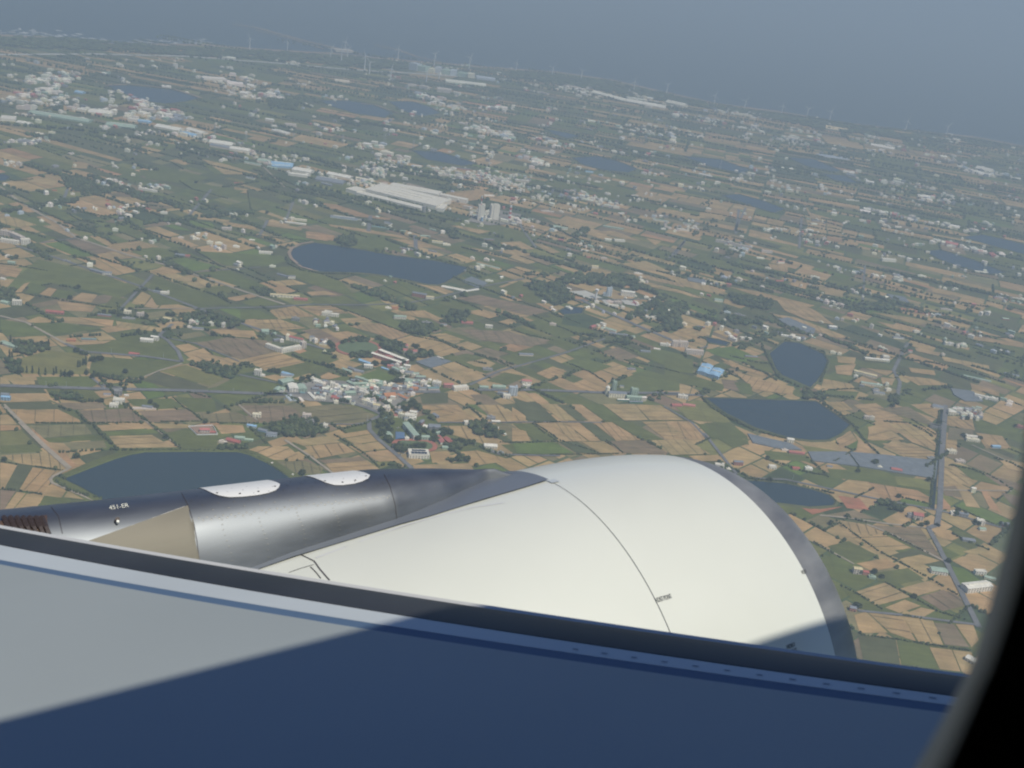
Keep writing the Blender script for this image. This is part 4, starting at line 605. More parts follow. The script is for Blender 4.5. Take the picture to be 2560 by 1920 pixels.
BL='''K 115 400 180 415 6 16 Gg|K 180 400 245 412 6 12 Wg|K 235 330 375 300 8 18 Gg|K 320 415 430 412 10 26 Ww|K 435 410 540 405 8 24 Gg|K 265 458 322 522 3 7 Wv|K 312 450 372 520 3 7 Wv|K 425 482 470 530 3 6 Wv|K 545 430 630 508 4 6 Yw|K 640 500 760 525 5 9 Wf|K 580 268 690 305 7 8 Wf|K 705 325 765 335 6 8 Wf|K 800 355 830 356 4 7 Wf|K 830 352 895 354 11 7 Wf|K 600 388 690 392 5 10 Kk|K 730 385 810 390 5 9 Ww
K 840 420 960 415 5 14 Kk|K 1035 292 1130 338 5 8 Gg|K 1090 282 1195 284 5 8 Dk|K 1110 330 1222 332 6 9 Gg|K 1225 328 1300 330 6 9 Gg|K 1320 335 1390 335 5 8 Gg|K 1140 238 1250 268 5 8 Gg|K 1255 278 1390 314 5 8 Gg|K 1395 320 1460 350 5 8 Gg|K 1195 385 1325 388 7 10 Gg|K 1330 380 1400 382 5 8 Rr|K 1205 390 1290 450 6 7 Yw|K 1100 382 1185 392 6 8 Tw|K 1020 455 1155 450 7 12 Gg
K 840 502 935 520 6 12 Rr|K 875 550 935 554 6 6 Yf|K 1010 500 1095 500 5 8 Ww|K 1090 562 1130 572 8 7 Wk|K 1225 552 1290 572 9 8 Yf|K 1292 573 1365 603 9 9 Wf|K 1365 612 1450 626 9 9 Wy|K 1495 640 1558 636 8 7 Wf|K 1520 500 1660 490 8 16 Oo|K 1400 470 1515 510 5 10 Gt|K 1665 465 1790 522 6 8 Wo|K 1375 445 1480 450 6 8 Yt|K 1540 550 1605 547 5 6 Wf|K 1650 372 1790 382 7 12 Kk|K 1840 390 1935 393 6 9 Oo|K 1770 310 1860 328 5 9 Ww
K 2060 390 2200 390 6 9 Tt|K 2110 322 2212 342 9 12 Wf|K 1730 262 1850 278 4 10 Yg|K 1830 278 1910 278 4 9 Gg|K 1910 242 2030 247 6 8 Kg|K 1600 120 1690 160 6 8 Wg|K 1710 172 1780 178 6 8 Wf|K 1770 185 1880 190 6 9 Wk|K 1545 102 1625 112 6 9 Rp|K 1255 102 1365 112 7 10 Ww|K 975 128 1090 172 4 7 Yg|K 1050 112 1190 160 4 7 Kk|K 1130 152 1250 168 4 6 Kk|K 1190 4 1330 58 3 5 Bb|K 1470 108 1560 138 3 5 Bb|K 215 180 350 218 4 9 Lb
K 480 750 592 755 10 9 Tf|K 525 825 632 818 7 8 Kf|K 740 884 800 888 11 7 Wf|K 1770 752 1892 762 9 10 Wf|K 1510 772 1600 762 4 8 Gt|K 1565 695 1620 697 4 7 Rr|K 1635 722 1690 724 4 6 Yr|K 1780 705 1825 708 6 6 Wf|K 940 400 1000 402 5 8 Yf|K 980 460 1010 470 6 8 Kk|K 740 420 830 440 5 10 Tk|K 680 420 720 425 5 8 Rk|K 1530 380 1600 385 5 9 Kk|K 1470 385 1520 388 5 9 Wk|K 1620 330 1650 350 5 8 Tk|K 1950 380 2040 385 5 9 Tk
K 1700 470 1760 440 6 8 Kk|K 1840 450 1900 452 6 8 Wf|K 1430 640 1480 660 6 7 Tk|K 920 340 960 342 5 8 Wk|K 990 360 1040 365 5 8 Kw|K 1300 420 1360 425 5 9 Kk|K 1180 440 1210 445 6 7 Tk|K 700 470 760 478 5 8 Kk|K 650 450 690 455 5 9 Kt|K 1190 500 1220 510 7 8 Tk|K 240 500 250 505 3 5 Kk|K 450 440 510 445 5 7 Kt|K 2110 700 2170 740 5 7 Kk
M 500 400 660 592 11 12 Wg|M 748 592 940 597 8 9 Gg|M 243 500 290 557 5 10 Yg|M 535 592 597 594 6 6 Wf|M 985 560 1055 652 5 10 Wp|M 1092 590 1180 662 6 11 Or|M 1080 717 1220 722 4 8 Gg|M 592 852 892 862 9 22 Ws|M 535 292 680 302 10 12 Wf|M 245 292 345 302 4 8 Gt|M 640 342 700 342 4 5 Wf|M 785 427 850 442 8 15 Wv|M 880 442 1050 452 8 14 Kk|M 1000 512 1120 492 4 8 Gg|M 1405 367 1510 367 6 10 Wf
M 1725 285 1850 302 5 10 Kf|M 1800 328 1925 332 3 6 Ww|M 1805 398 1890 424 3 5 Ww|M 1690 702 1880 712 5 12 Ww|M 1895 785 1980 790 3 7 Kf|M 275 47 345 52 6 7 Wf|M 1955 500 2000 520 3 4 Ww|M 1330 690 1380 692 3 5 Wg|M 1740 750 1880 790 3 5 Kf
J 905 235 1305 390 8 9 Rz|J 800 280 1215 417 8 8 Rz|J 1015 305 1140 325 5 8 Rr|J 1255 248 1445 268 9 14 Tp|J 1715 298 1810 328 3 4 Ww|J 1825 717 1955 717 7 9 Rp|J 1965 768 2165 748 8 12 Wf|J 640 350 800 400 3 6 Bb
N 475 542 930 707 9 9 Wf|N 940 707 1480 602 9 9 Wf|N 1130 347 1500 432 9 9 Wr|N 1490 582 1612 562 15 9 Tf|N 1040 335 1125 348 13 9 Yf|N 880 400 985 410 7 6 Wf|N 380 183 580 188 8 16 Gg|N 660 195 740 218 5 8 Gg|N 1840 423 1935 405 9 9 Wf|N 1700 370 1830 372 11 8 Wk|N 2080 703 2180 703 5 6 Yf|N 1960 460 2170 490 4 7 Yk|N 720 380 900 360 4 8 Kk
O 505 482 600 484 23 6 Gf|O 420 645 860 668 11 14 Yk|O 975 625 1150 625 18 9 Gf|O 870 712 1240 738 9 10 Gg|O 1242 738 1360 738 9 8 Tw|O 700 400 795 410 5 6 Yk|O 640 735 930 742 4 5 Jw|O 940 790 1270 795 4 5 Jk
Q 597 542 675 550 7 7 Wf|Q 805 428 888 428 26 7 Lf|Q 738 415 812 428 9 9 Lf|Q 1050 410 1283 440 14 14 Ww|Q 1455 450 1535 456 4 7 Wf|Q 1735 440 1800 446 2 7 Ww|Q 800 532 930 547 5 10 Tf|Q 835 602 1015 617 5 9 Wf|Q 1050 632 1115 637 6 9 Wf|Q 940 555 1070 562 7 10 Tf|Q 1225 747 1430 762 4 8 Wt|Q 1480 802 1665 822 5 12 Wf|Q 770 1010 950 1060 6 12 Wg|Q 850 1085 1080 1122 5 9 Rk|Q 1090 1100 1230 1140 4 8 Tk|Q 1200 1160 1300 1142 4 8 Wg|Q 1350 172 1445 178 6 10 Wf|Q 700 990 760 1000 4 8 Wg
R 680 748 800 762 54 15 Wf|R 915 738 1075 748 52 15 Wf|R 1110 765 1245 792 9 10 Yw|R 1270 742 1365 752 13 9 Yf|R 1375 762 1450 768 13 9 Wf|R 1310 818 1415 828 6 8 Wk|R 1500 732 1740 752 5 8 Wg|R 820 302 1000 312 4 10 Ww|R 1290 432 1430 442 7 9 Tf|R 2080 882 2212 902 6 14 Wg|R 2030 382 2100 387 6 8 Wf|R 15 987 90 992 8 8 Wf|R 1770 792 1850 802 7 8 Tf|R 820 650 880 660 14 10 Wf|R 545 660 600 665 12 7 Wf
T 320 250 455 290 12 60 Wf|T 455 292 1262 492 9 34 Wf|T 560 262 1450 478 14 125 Wf|T 1462 492 1550 507 11 70 Wf|T 860 215 1480 330 13 55 Wf|T 640 215 850 235 8 40 Yf|T 1495 332 1835 402 14 24 Wf|T 1590 360 1640 380 10 8 Tw|T 130 572 470 614 5 14 Lk|T 475 602 620 627 4 8 Wk|T 650 692 840 717 3 6 Gt|T 845 727 1080 757 3 6 Gg|T 1260 812 1385 822 3 8 Gg|T 1405 888 1540 905 6 10 Yy|T 1545 922 1640 930 5 8 Yf|T 1520 767 1570 767 7 8 Wf|T 1100 777 1155 777 3 5 Wf|T 1375 724 1450 742 3 6 Gg
T 805 645 890 668 5 10 Wk|T 80 32 370 82 5 8 Ww|T 280 57 370 77 5 7 Ww|T 445 112 600 132 5 8 Yw|T 780 167 850 172 8 12 Tf|T 10 152 130 182 5 14 Kk|T 400 167 440 172 11 7 Tf|T 1795 455 1880 475 9 10 Tf|T 1100 275 1400 330 6 14 Tk|T 610 130 700 160 5 8 Kg|T 0 45 45 48 5 8 Yf|T 1375 310 1490 330 10 12 Ww
D 60 482 130 512 16 12 Tf|D 132 525 188 522 15 12 Wf|D 0 505 110 522 9 10 Wf|D 0 462 60 472 13 10 Tf|D 690 437 725 440 7 9 Wf|D 512 489 540 489 6 7 Wf|D 985 332 1030 334 6 9 Wf|D 1362 432 1425 434 7 10 Tf|D 1190 487 1225 492 4 6 Ww|D 1270 517 1310 519 8 8 Yf|D 1320 517 1365 522 5 8 Wf|D 1430 537 1470 542 5 8 Wf|D 1530 494 1565 497 3 5 Ww|D 1590 577 1675 582 6 10 Wf|D 1655 660 1695 662 5 7 Wf|D 1700 707 1765 724 4 7 Kk
D 1770 730 1815 730 7 7 Wk|D 1075 592 1135 598 5 12 Kk|D 1138 598 1168 598 5 8 Rr|D 1000 637 1060 642 4 9 Rk|D 535 657 572 657 9 8 Wf|D 630 707 685 710 7 10 Wk|D 550 682 625 702 5 9 Kk|D 385 622 430 630 3 5 Kf|D 940 817 985 822 5 8 Kk|D 985 827 1040 830 6 9 Wf|D 1660 842 1840 852 7 9 Yy|D 1805 862 1890 867 4 12 Rr|D 280 942 390 952 5 9 Rr|D 75 892 133 894 10 9 Wf|D 590 957 680 967 4 7 Rk|D 760 957 805 960 11 8 Yf
D 750 977 830 982 3 6 Kf|D 840 967 885 970 10 8 Tf|D 1000 987 1050 997 7 9 Yy|D 1160 1007 1190 1012 9 7 Wf|D 1150 1032 1180 1034 4 6 Wf|D 1180 1042 1250 1047 4 7 Tk|D 1280 1017 1310 1022 8 7 Wf|D 1340 1024 1375 1032 9 8 Wf|D 860 1117 940 1124 6 12 Ww|D 925 1107 970 1114 9 8 Ww|D 410 1117 465 1119 5 7 Oo|D 500 1107 590 1110 3 6 Kt|D 790 1197 850 1200 3 6 Rr|D 1560 1322 1600 1330 12 8 Wf|D 1600 1332 1630 1332 4 6 Wf|D 1725 1332 1795 1337 4 9 Wk
D 0 1132 50 1152 5 12 Wg|D 50 1152 105 1164 5 10 Gg|D 0 882 45 892 5 12 Gg|D 2025 962 2082 967 7 8 Wf|D 1975 957 2022 962 9 7 Wf|D 1790 987 1840 992 7 7 Kf|D 1750 387 1880 402 4 8 Ww|D 1810 372 1885 380 5 8 Yf|D 805 97 830 99 7 8 Wf|D 890 47 918 49 5 7 Lf|D 432 215 460 217 5 7 Wf|D 320 190 350 192 3 5 Or|D 720 152 750 157 4 7 Wf|D 850 182 960 202 6 10 Wf|D 760 187 810 192 4 7 Ww|D 990 162 1035 167 5 8 Tf|D 20 157 50 157 5 8 Wf
D 1440 147 1490 149 4 6 Rr|D 1510 112 1560 122 5 9 Wk|D 1075 397 1110 402 4 6 Tf|D 1095 482 1130 484 4 7 Tf|D 30 347 60 347 4 7 Lf|D 650 252 670 254 3 5 Or|D 895 302 925 307 3 5 Rr|D 45 637 90 642 5 9 Gg|D 30 600 70 605 6 8 Wf|D 0 735 25 742 4 8 Ww|D 1880 267 1896 267 6 5 Wf|D 330 250 350 255 3 5 Wf
G 5 417 68 422 7 8 Bb|G 5 395 60 400 6 8 Kk|G 790 387 845 387 10 10 Kf|G 858 390 886 394 3 5 Ww|G 755 467 815 470 6 10 Wf|G 780 442 858 447 9 10 Wf|G 715 385 765 387 3 6 Tk|G 915 482 1080 484 2 7 Tf|G 980 472 1050 480 4 8 Kk|G 1745 537 1805 540 7 8 Yf|G 1380 645 1450 647 7 9 Tp|G 1450 647 1490 649 3 6 Rr|G 1510 712 1560 722 4 7 Tf|G 1560 702 1650 724 4 10 Rr|G 1620 692 1690 697 5 9 Gg|G 1690 697 1750 702 3 6 Gg
G 1840 667 1912 674 6 10 Lk|G 1705 602 1770 612 4 7 Lb|G 1780 627 1840 642 3 8 Bk|G 890 97 960 107 3 6 Rr|G 390 402 415 404 3 5 Rr|G 1130 680 1155 684 2 4 Kk|G 1870 858 1880 862 3 4 Wf|G 1965 640 2030 650 3 5 Rr|G 2015 940 2025 943 4 3 Wf
E 565 837 650 852 10 12 Rk|E 650 857 700 860 8 8 Yy|E 745 782 900 812 2 14 Ww|E 880 814 980 798 1 10 Tw|E 1015 747 1065 750 4 7 Wf|E 960 640 1100 672 3 8 Yg|E 25 952 70 960 10 8 Wf|E 60 962 115 967 6 8 Wf|E 440 917 480 920 6 8 Oo|E 400 912 440 917 3 6 Wf|E 455 977 530 980 7 10 Wg|E 620 1012 690 1017 6 8 Kf|E 870 1007 940 1012 4 10 Rr|E 1015 1032 1060 1037 7 8 Wf|E 740 1017 780 1020 3 6 Wk|E 1410 1017 1450 1022 6 8 Tf
E 1225 1202 1310 1207 4 9 Tk|E 1000 1292 1060 1297 4 8 Kf|E 1060 1407 1140 1412 6 12 Gg|E 1160 1450 1210 1452 20 9 Lf|E 1125 1467 1170 1469 8 8 Wf|E 1090 1442 1160 1452 5 8 Kk|E 1240 1372 1300 1377 6 9 Wp|E 1245 1402 1295 1405 7 8 Wf|E 980 1407 1035 1410 5 9 Gg|E 1890 1292 1940 1294 4 7 Kf|E 2090 1142 2140 1147 6 8 Wf|E 2165 1142 2212 1152 12 12 Tf|E 1970 1182 2030 1187 4 8 Kk|E 2050 1165 2090 1170 3 6 Ww
E 1750 497 1790 502 7 10 Ww|E 1810 502 1875 505 6 10 Wf|E 1585 457 1610 459 6 8 Wf|E 1435 422 1520 432 6 14 Wg|E 1740 412 1865 432 5 9 Gg|E 1520 592 1548 594 9 8 Wf|E 1510 557 1540 562 6 8 Kf|E 1670 667 1710 670 8 10 Yy|E 1490 637 1530 639 6 8 Tf|E 1600 557 1650 564 3 6 Ww|E 1640 602 1665 604 3 6 Or|E 1725 607 1765 610 4 8 Tf|E 1120 532 1145 534 7 8 Wf|E 1955 752 1988 757 6 9 Wf|E 1930 702 1980 707 5 6 Wf|E 2045 370 2140 387 6 9 Wg
E 1550 287 1578 290 7 8 Wf|E 1405 252 1435 254 4 7 Ww|E 1685 137 1725 140 5 8 Wf|E 1630 77 1680 82 5 10 Lb|E 1915 227 1955 230 7 10 Tf|E 2095 427 2125 430 4 7 Wf|E 2140 422 2160 424 5 6 Wf|E 1330 387 1355 390 6 7 Rk|E 1700 277 1722 280 6 8 Wf|E 1740 282 1800 292 6 9 Wf|E 1800 297 1840 300 8 8 Wf|E 1600 242 1680 257 5 8 Wf|E 1360 317 1440 324 4 8 Tf|E 970 490 1070 495 3 8 Rk|E 490 545 580 558 3 7 Rk|E 665 560 715 570 3 6 Kk
F 50 902 145 907 15 10 Tf|F 130 947 240 957 12 10 Tf|F 200 1068 268 1086 8 62 Bb|F 269 1088 332 1106 8 55 Bb|F 335 1087 358 1089 6 6 Tf|F 1015 792 1062 797 7 14 Lw|F 680 822 725 827 5 9 Kk|F 720 837 870 860 4 8 Ww|F 1020 942 1055 950 6 8 Yf|F 1065 952 1090 957 6 7 Yf|F 1235 982 1385 997 5 10 Yw|F 1345 978 1385 982 8 12 Wf|F 1165 1062 1305 1097 6 12 Yy|F 1165 1092 1190 1097 7 7 Wf|F 1340 607 1380 612 6 16 Ww|F 250 502 370 522 6 9 Yy
F 310 622 360 630 6 12 Wg|F 690 502 735 502 3 8 Rp|F 700 390 740 392 7 8 Wp|F 1200 132 1240 137 7 12 Wf|F 1330 122 1370 124 5 10 Gy|F 905 152 945 155 5 10 Wf|F 600 322 665 330 8 8 Tf|F 315 257 520 302 9 9 Tf|F 455 302 520 310 5 10 Lf|F 395 300 450 318 5 8 Wf|F 1235 582 1252 582 7 8 Wf|F 1340 377 1425 384 9 14 Wf|F 1725 892 1780 897 7 10 Wf|F 1800 897 1850 900 5 8 Tf|F 1740 1302 1782 1322 8 9 Yw|F 1820 1322 1860 1327 6 9 Wf|F 1650 1272 1715 1287 5 12 Wk
F 1780 1290 1840 1295 6 9 Kg|F 1870 1335 1950 1348 5 9 Tk|F 1830 1082 2010 1122 3 8 Wg|F 2100 947 2122 949 8 8 Lf|F 1635 1402 1700 1412 8 10 Kf|F 1855 1467 1930 1472 6 9 Wf|F 1262 1352 1290 1357 9 7 Tf|F 50 1272 110 1275 4 10 Rr|F 115 1268 190 1277 4 9 Op|F 85 1217 145 1227 7 9 Wf|F 500 967 575 972 3 8 Rk|F 430 817 460 820 8 8 Kf|F 470 857 540 864 5 10 Wf|F 200 787 250 792 4 9 Rk|F 135 702 165 705 6 8 Wf|F 370 697 410 702 5 10 Lf|F 430 702 500 720 3 8 Kf
F 1535 817 1570 820 7 9 Wf|F 1410 852 1475 857 4 9 Wk|F 1905 1207 2050 1242 6 9 Wf|F 1500 937 1525 940 6 7 Tp|F 1705 957 1725 959 6 7 Tf|F 1210 1132 1340 1152 5 10 Yg|F 1290 1192 1355 1202 5 10 Wk|F 1120 2 1200 10 4 8 Wf|F 1420 170 1460 172 4 8 Yw|F 1265 85 1300 92 3 8 Ww|F 1370 110 1390 112 4 6 Ww|F 2035 600 2110 620 5 8 Wf|F 2140 610 2212 625 6 8 Wf|F 2090 1070 2180 1090 4 8 Wk|F 900 1190 960 1210 3 6 Ww|F 20 895 30 900 5 10 Wf
F 190 150 215 155 5 8 Tk|F 80 185 155 195 6 9 Wf|F 115 150 165 158 5 9 Wg|F 370 355 405 362 4 8 Kf|F 570 360 615 366 4 7 Ww|F 1040 415 1080 420 5 8 Wf|F 985 450 1005 452 5 7 Rp|F 900 480 955 490 7 10 Wf|F 1560 470 1610 476 5 8 Wf|F 1490 365 1510 368 6 7 Wf|F 1780 640 1795 642 7 7 Wf|F 1700 675 1770 685 5 8 Tf|F 1910 445 1990 455 5 8 Ww|F 2080 735 2120 740 4 9 Rg|F 1450 500 1470 503 4 7 Wf|F 620 420 655 428 4 7 Wf|F 910 130 960 134 4 8 Kk
I 458 237 495 242 9 9 Yw|I 470 297 555 307 4 8 Rr|I 430 282 470 287 3 6 Tf|I 360 382 400 385 6 9 Wf|I 490 387 530 389 4 8 Rr|I 560 387 600 392 5 9 Wf|I 60 372 110 380 6 9 Wf|I 165 362 215 365 8 8 Rk|I 1035 392 1095 402 4 10 Rr|I 680 372 710 377 3 6 Tk|I 1345 297 1395 302 8 9 Yf|I 1395 347 1445 352 5 9 Tf|I 1450 227 1525 237 6 9 Yf|I 1595 267 1640 269 5 8 Bb|I 1475 512 1500 515 10 7 Yw|I 1155 662 1210 670 10 14 Tr|I 1125 652 1155 657 8 8 Kf
I 1505 692 1550 697 10 9 Wf|I 1525 724 1560 727 4 9 Wg|I 1365 637 1400 642 6 9 Wf|I 1410 642 1460 650 6 9 Kk|I 825 962 870 967 10 9 Ty|I 875 967 910 972 6 7 Rr|I 1257 962 1345 974 7 15 Wg|I 1455 1072 1592 1056 10 18 Ww|I 1500 967 1560 970 7 8 Wf|I 1550 987 1612 1002 3 8 Yg|I 805 1167 840 1174 6 8 Rk|I 1440 1440 1490 1468 6 12 Yw|I 1430 782 1500 792 4 10 Kk|I 1650 702 1690 705 6 9 Rk|I 885 106 940 114 7 8 Tf|I 1250 152 1310 167 8 10 Kf|I 1720 152 1768 162 6 9 Rf
I 1350 82 1388 88 9 9 Yw|I 1420 87 1458 92 7 9 Wf|I 1480 102 1540 110 6 10 Kk|I 1390 62 1430 66 7 9 Wf|I 1440 60 1480 66 7 9 Wk|I 1265 47 1322 54 5 11 Wk|I 910 987 950 994 4 7 Gf|I 950 567 970 573 3 5 Tf|I 1240 327 1300 332 3 8 Kf|I 125 384 150 388 2 5 Wf|I 960 375 985 380 3 6 Wf|I 1140 395 1170 400 3 6 Kk|I 1675 15 1710 20 5 8 Wf
B 0 522 66 527 9 22 Wf|B 68 532 125 542 5 12 Ww|B 70 472 105 474 14 10 Tf|B 105 474 132 476 20 10 Tf|B 132 474 160 477 18 10 Wf|B 120 492 380 534 6 20 Gg|B 380 492 478 502 8 25 Yw|B 455 545 580 560 6 22 Gg|B 610 482 660 490 12 12 Tf|B 665 552 770 572 7 20 Yw|B 780 582 840 595 7 16 Bb|B 845 592 868 596 15 9 Wf|B 800 562 870 582 6 14 Ww|B 900 622 1000 637 8 20 Yw|B 905 634 1000 650 8 12 Tk|B 990 650 1075 662 8 16 Ww|B 1170 717 1265 727 7 20 Bb|B 1260 742 1340 756 9 18 Ww
B 1410 757 1510 777 6 15 Ww|B 1640 667 1690 677 13 11 Yf|B 1110 700 1165 708 7 14 Yg|B 1530 775 1610 790 5 10 Yf|B 1360 780 1480 800 6 20 Kk|B 330 482 370 486 8 15 Yw|B 550 522 590 528 9 12 Wf|B 595 528 650 535 6 12 Bb|B 700 500 790 512 6 10 Wf|B 205 440 240 446 6 12 Yw|B 320 402 355 408 6 14 Bb|B 55 405 95 410 5 12 Rr|B 270 350 300 354 7 10 Ww|B 240 345 280 350 8 10 Yf|B 160 345 200 352 6 10 Yw
E 425 52 475 56 8 10 Wf|E 265 40 320 46 5 9 Gg|E 560 42 625 48 6 9 Yw|E 350 92 410 96 7 9 Tf|E 430 100 465 104 6 8 Yf|E 725 95 800 102 6 9 Tf|E 805 52 925 66 5 9 Rk|E 810 122 840 124 4 8 Ww|E 880 105 930 112 8 9 Tf|E 950 98 1000 104 7 9 Wf|E 1050 150 1090 156 9 9 Tf|E 1060 125 1120 130 8 9 Tf|E 1120 140 1180 148 7 9 Wf|E 1185 160 1260 168 7 9 Wf|E 1200 132 1285 140 8 10 Tw|E 1140 185 1165 187 3 7 Ww|E 370 65 400 70 7 8 Wf
D 1880 50 1900 55 6 9 Wf|D 1640 50 1700 60 5 12 Gg|D 1670 48 1798 54 7 20 Bb|D 1770 95 1890 110 8 18 Ww|D 1500 20 1600 40 6 12 Yg'''
BB=[]
for line in BL.replace('\n','|').split('|'):
    w=line.split(); z=w[0]; x1,y1,x2,y2,h,d=map(float,w[1:7]); st=w[7]; d*=2.6 if z=='B' and h<14 else 1
    BB.append((gp(z,x1,y1),gp(z,x2,y2),h,d,st))
# the rest of each hamlet: smaller roofs packed between the ones above
CL='''K 66 600 300 750 250 1100 300 1500 300 1850 300 2000 400 1900 470 1700 500 1300 560 1100 560 900 520 700 500 560 400|M 14 60 60 700 200 900 400 1100 480 1050 500 700 330 250 250|J 26 1050 430 1300 420 1560 560 1800 740 1300 740 1200 600
N 3 1700 350 2200 380 2200 500 1900 500|H 4 520 150 700 150 740 220 560 210|D 6 1920 980 2080 980 2100 1050 1950 1040|D 5 1150 1000 1380 1010 1380 1050 1150 1050|I 8 1350 60 1550 60 1550 120 1350 100|F 10 1740 1270 1960 1290 1960 1350 1780 1330
F 6 1900 1190 2130 1220 2130 1270 1900 1230|F 12 2020 590 2212 590 2212 640 2030 630|F 6 1720 860 1860 880 1850 910 1720 900|F 6 1200 1120 1400 1140 1400 1210 1200 1160|E 60 1020 90 1300 100 1300 190 1100 200|E 34 700 70 1050 90 1050 150 800 110|E 16 330 40 480 60 520 110 330 110
R 6 1500 740 1760 750 1740 800 1560 800|E 12 1580 230 1860 260 1860 310 1620 280|E 4 2030 340 2180 370 2160 440 2090 430|R 34 500 500 900 620 1100 700 900 780 600 700|F 20 310 240 560 270 560 330 400 310|F 10 0 100 170 120 180 200 60 200'''
for line in CL.replace('\n','|').split('|'):
    w=line.split(); n=int(w[1]); z,pts=parse(w[0]+' '+' '.join(w[2:])); g=[tuple(gp(z,*p)) for p in pts]; xs=[p[0] for p in g];ys=[p[1] for p in g]; k=0
    while k<n:
        x=random.uniform(min(xs),max(xs));y=random.uniform(min(ys),max(ys))
        if not inpoly(x,y,g): continue
        k+=1
        a=random.choice([0,0,math.pi/2])+random.choice([.0,.35,-.3]); L=random.uniform(7,15); d=random.uniform(6,9)
        p=np.array([x,y]); e=np.array([math.cos(a),math.sin(a)])*L/2
        BB.append((p-e,p+e,random.uniform(4,9),d,random.choice(['Wf','Ww','Tk','Kk','Gg','Wf','Tf','Wk','Wf','Yf','Rk','Wg','Yw'])))
def bsize(b):
    p=(b[0]+b[1])/2; L=np.linalg.norm(b[1]-b[0]); return (L*b[2]+L*b[3]*.4)/gdist(p)**2
BB.sort(key=bsize,reverse=True)
NEARB=BB[:298]; RESTB=BB[298:]
BLAND=[(870,1000,'in the village'),(1000,930,'by the village school'),(700,880,'by the white quadrangle'),(1060,1090,'by the green roofed school'),(1570,990,'at the grain works'),(1560,770,'on the fire training ground'),(1290,540,'by the twin white towers'),
 (1000,510,'at the long factory'),(1000,640,'beside the long blue reservoir'),(1830,900,'by the blue roofed shed'),(1960,1080,'by the large dark pond'),(2000,880,'by the shield shaped pond'),(2350,1030,'in the hamlet on the straight road'),(2330,1200,'along the straight road'),
 (2150,1420,'right of the engine inlet'),(2420,1450,'near the window edge'),(1900,1170,'by the pond at the inlet'),(30,600,'at the left edge above the diagonal road'),(330,680,'along the diagonal road'),(600,620,'left of the long blue reservoir'),(430,810,'by the left road junction'),
 (240,1010,'just below the main road at left'),(680,1080,'left of the village road'),(480,1070,'by the walled villa'),(700,740,'by the yellow roofed hall'),(350,480,'in the upper left fields'),(1500,580,'in the upper middle fields'),(1250,950,'on the road right of the village'),(1400,860,'in the middle fields'),
 (2100,750,'in the right hand fields'),(1900,640,'in the upper right fields'),(350,290,'in the hazy town at upper left'),(1180,420,'in the hazy town above the towers'),(2500,800,'at the far right'),(1200,1080,'by the round wood'),(2000,560,'in the hazy upper right'),(60,900,'by the cypresses at left'),(620,420,'on the industrial strip'),(1150,790,'in the fields above the village'),(1850,800,'on the lane above the blue roofed shed')]
def frame(p,q):
    if p[0]>q[0]: p,q=q,p
    e=q-p; L=float(np.linalg.norm(e)); a=math.atan2(e[1],e[0]); return (p+q)/2,a,L
def body_geo(mb,L,d,h,c=None,m=0,bottom=True):
    mb.box(-L/2,L/2,0,d,0,h,c,m,bottom=bottom)
def gable(mb,L,d,h,o,pitch,c=None,m=0,T=None):
    # ridge along the longer side; sits just above the wall head
    a,b_=L/2+o,d/2+o; rise=pitch*min(a,b_); z=h+.02
    if L>=d: vs=[(-a,-o,z),(a,-o,z),(a,d+o,z),(-a,d+o,z),(-a,d/2,z+rise),(a,d/2,z+rise)]; fs=[(0,1,5,4),(2,3,4,5),(1,2,5),(3,0,4),(3,2,1,0)]
    else: vs=[(-a,-o,z),(a,-o,z),(a,d+o,z),(-a,d+o,z),(0,-o,z+rise),(0,d+o,z+rise)]; fs=[(1,2,5,4),(3,0,4,5),(0,1,4),(2,3,5),(3,2,1,0)]
    if T: vs=[T(v) for v in vs]
    mb.add(vs,fs,c,m)
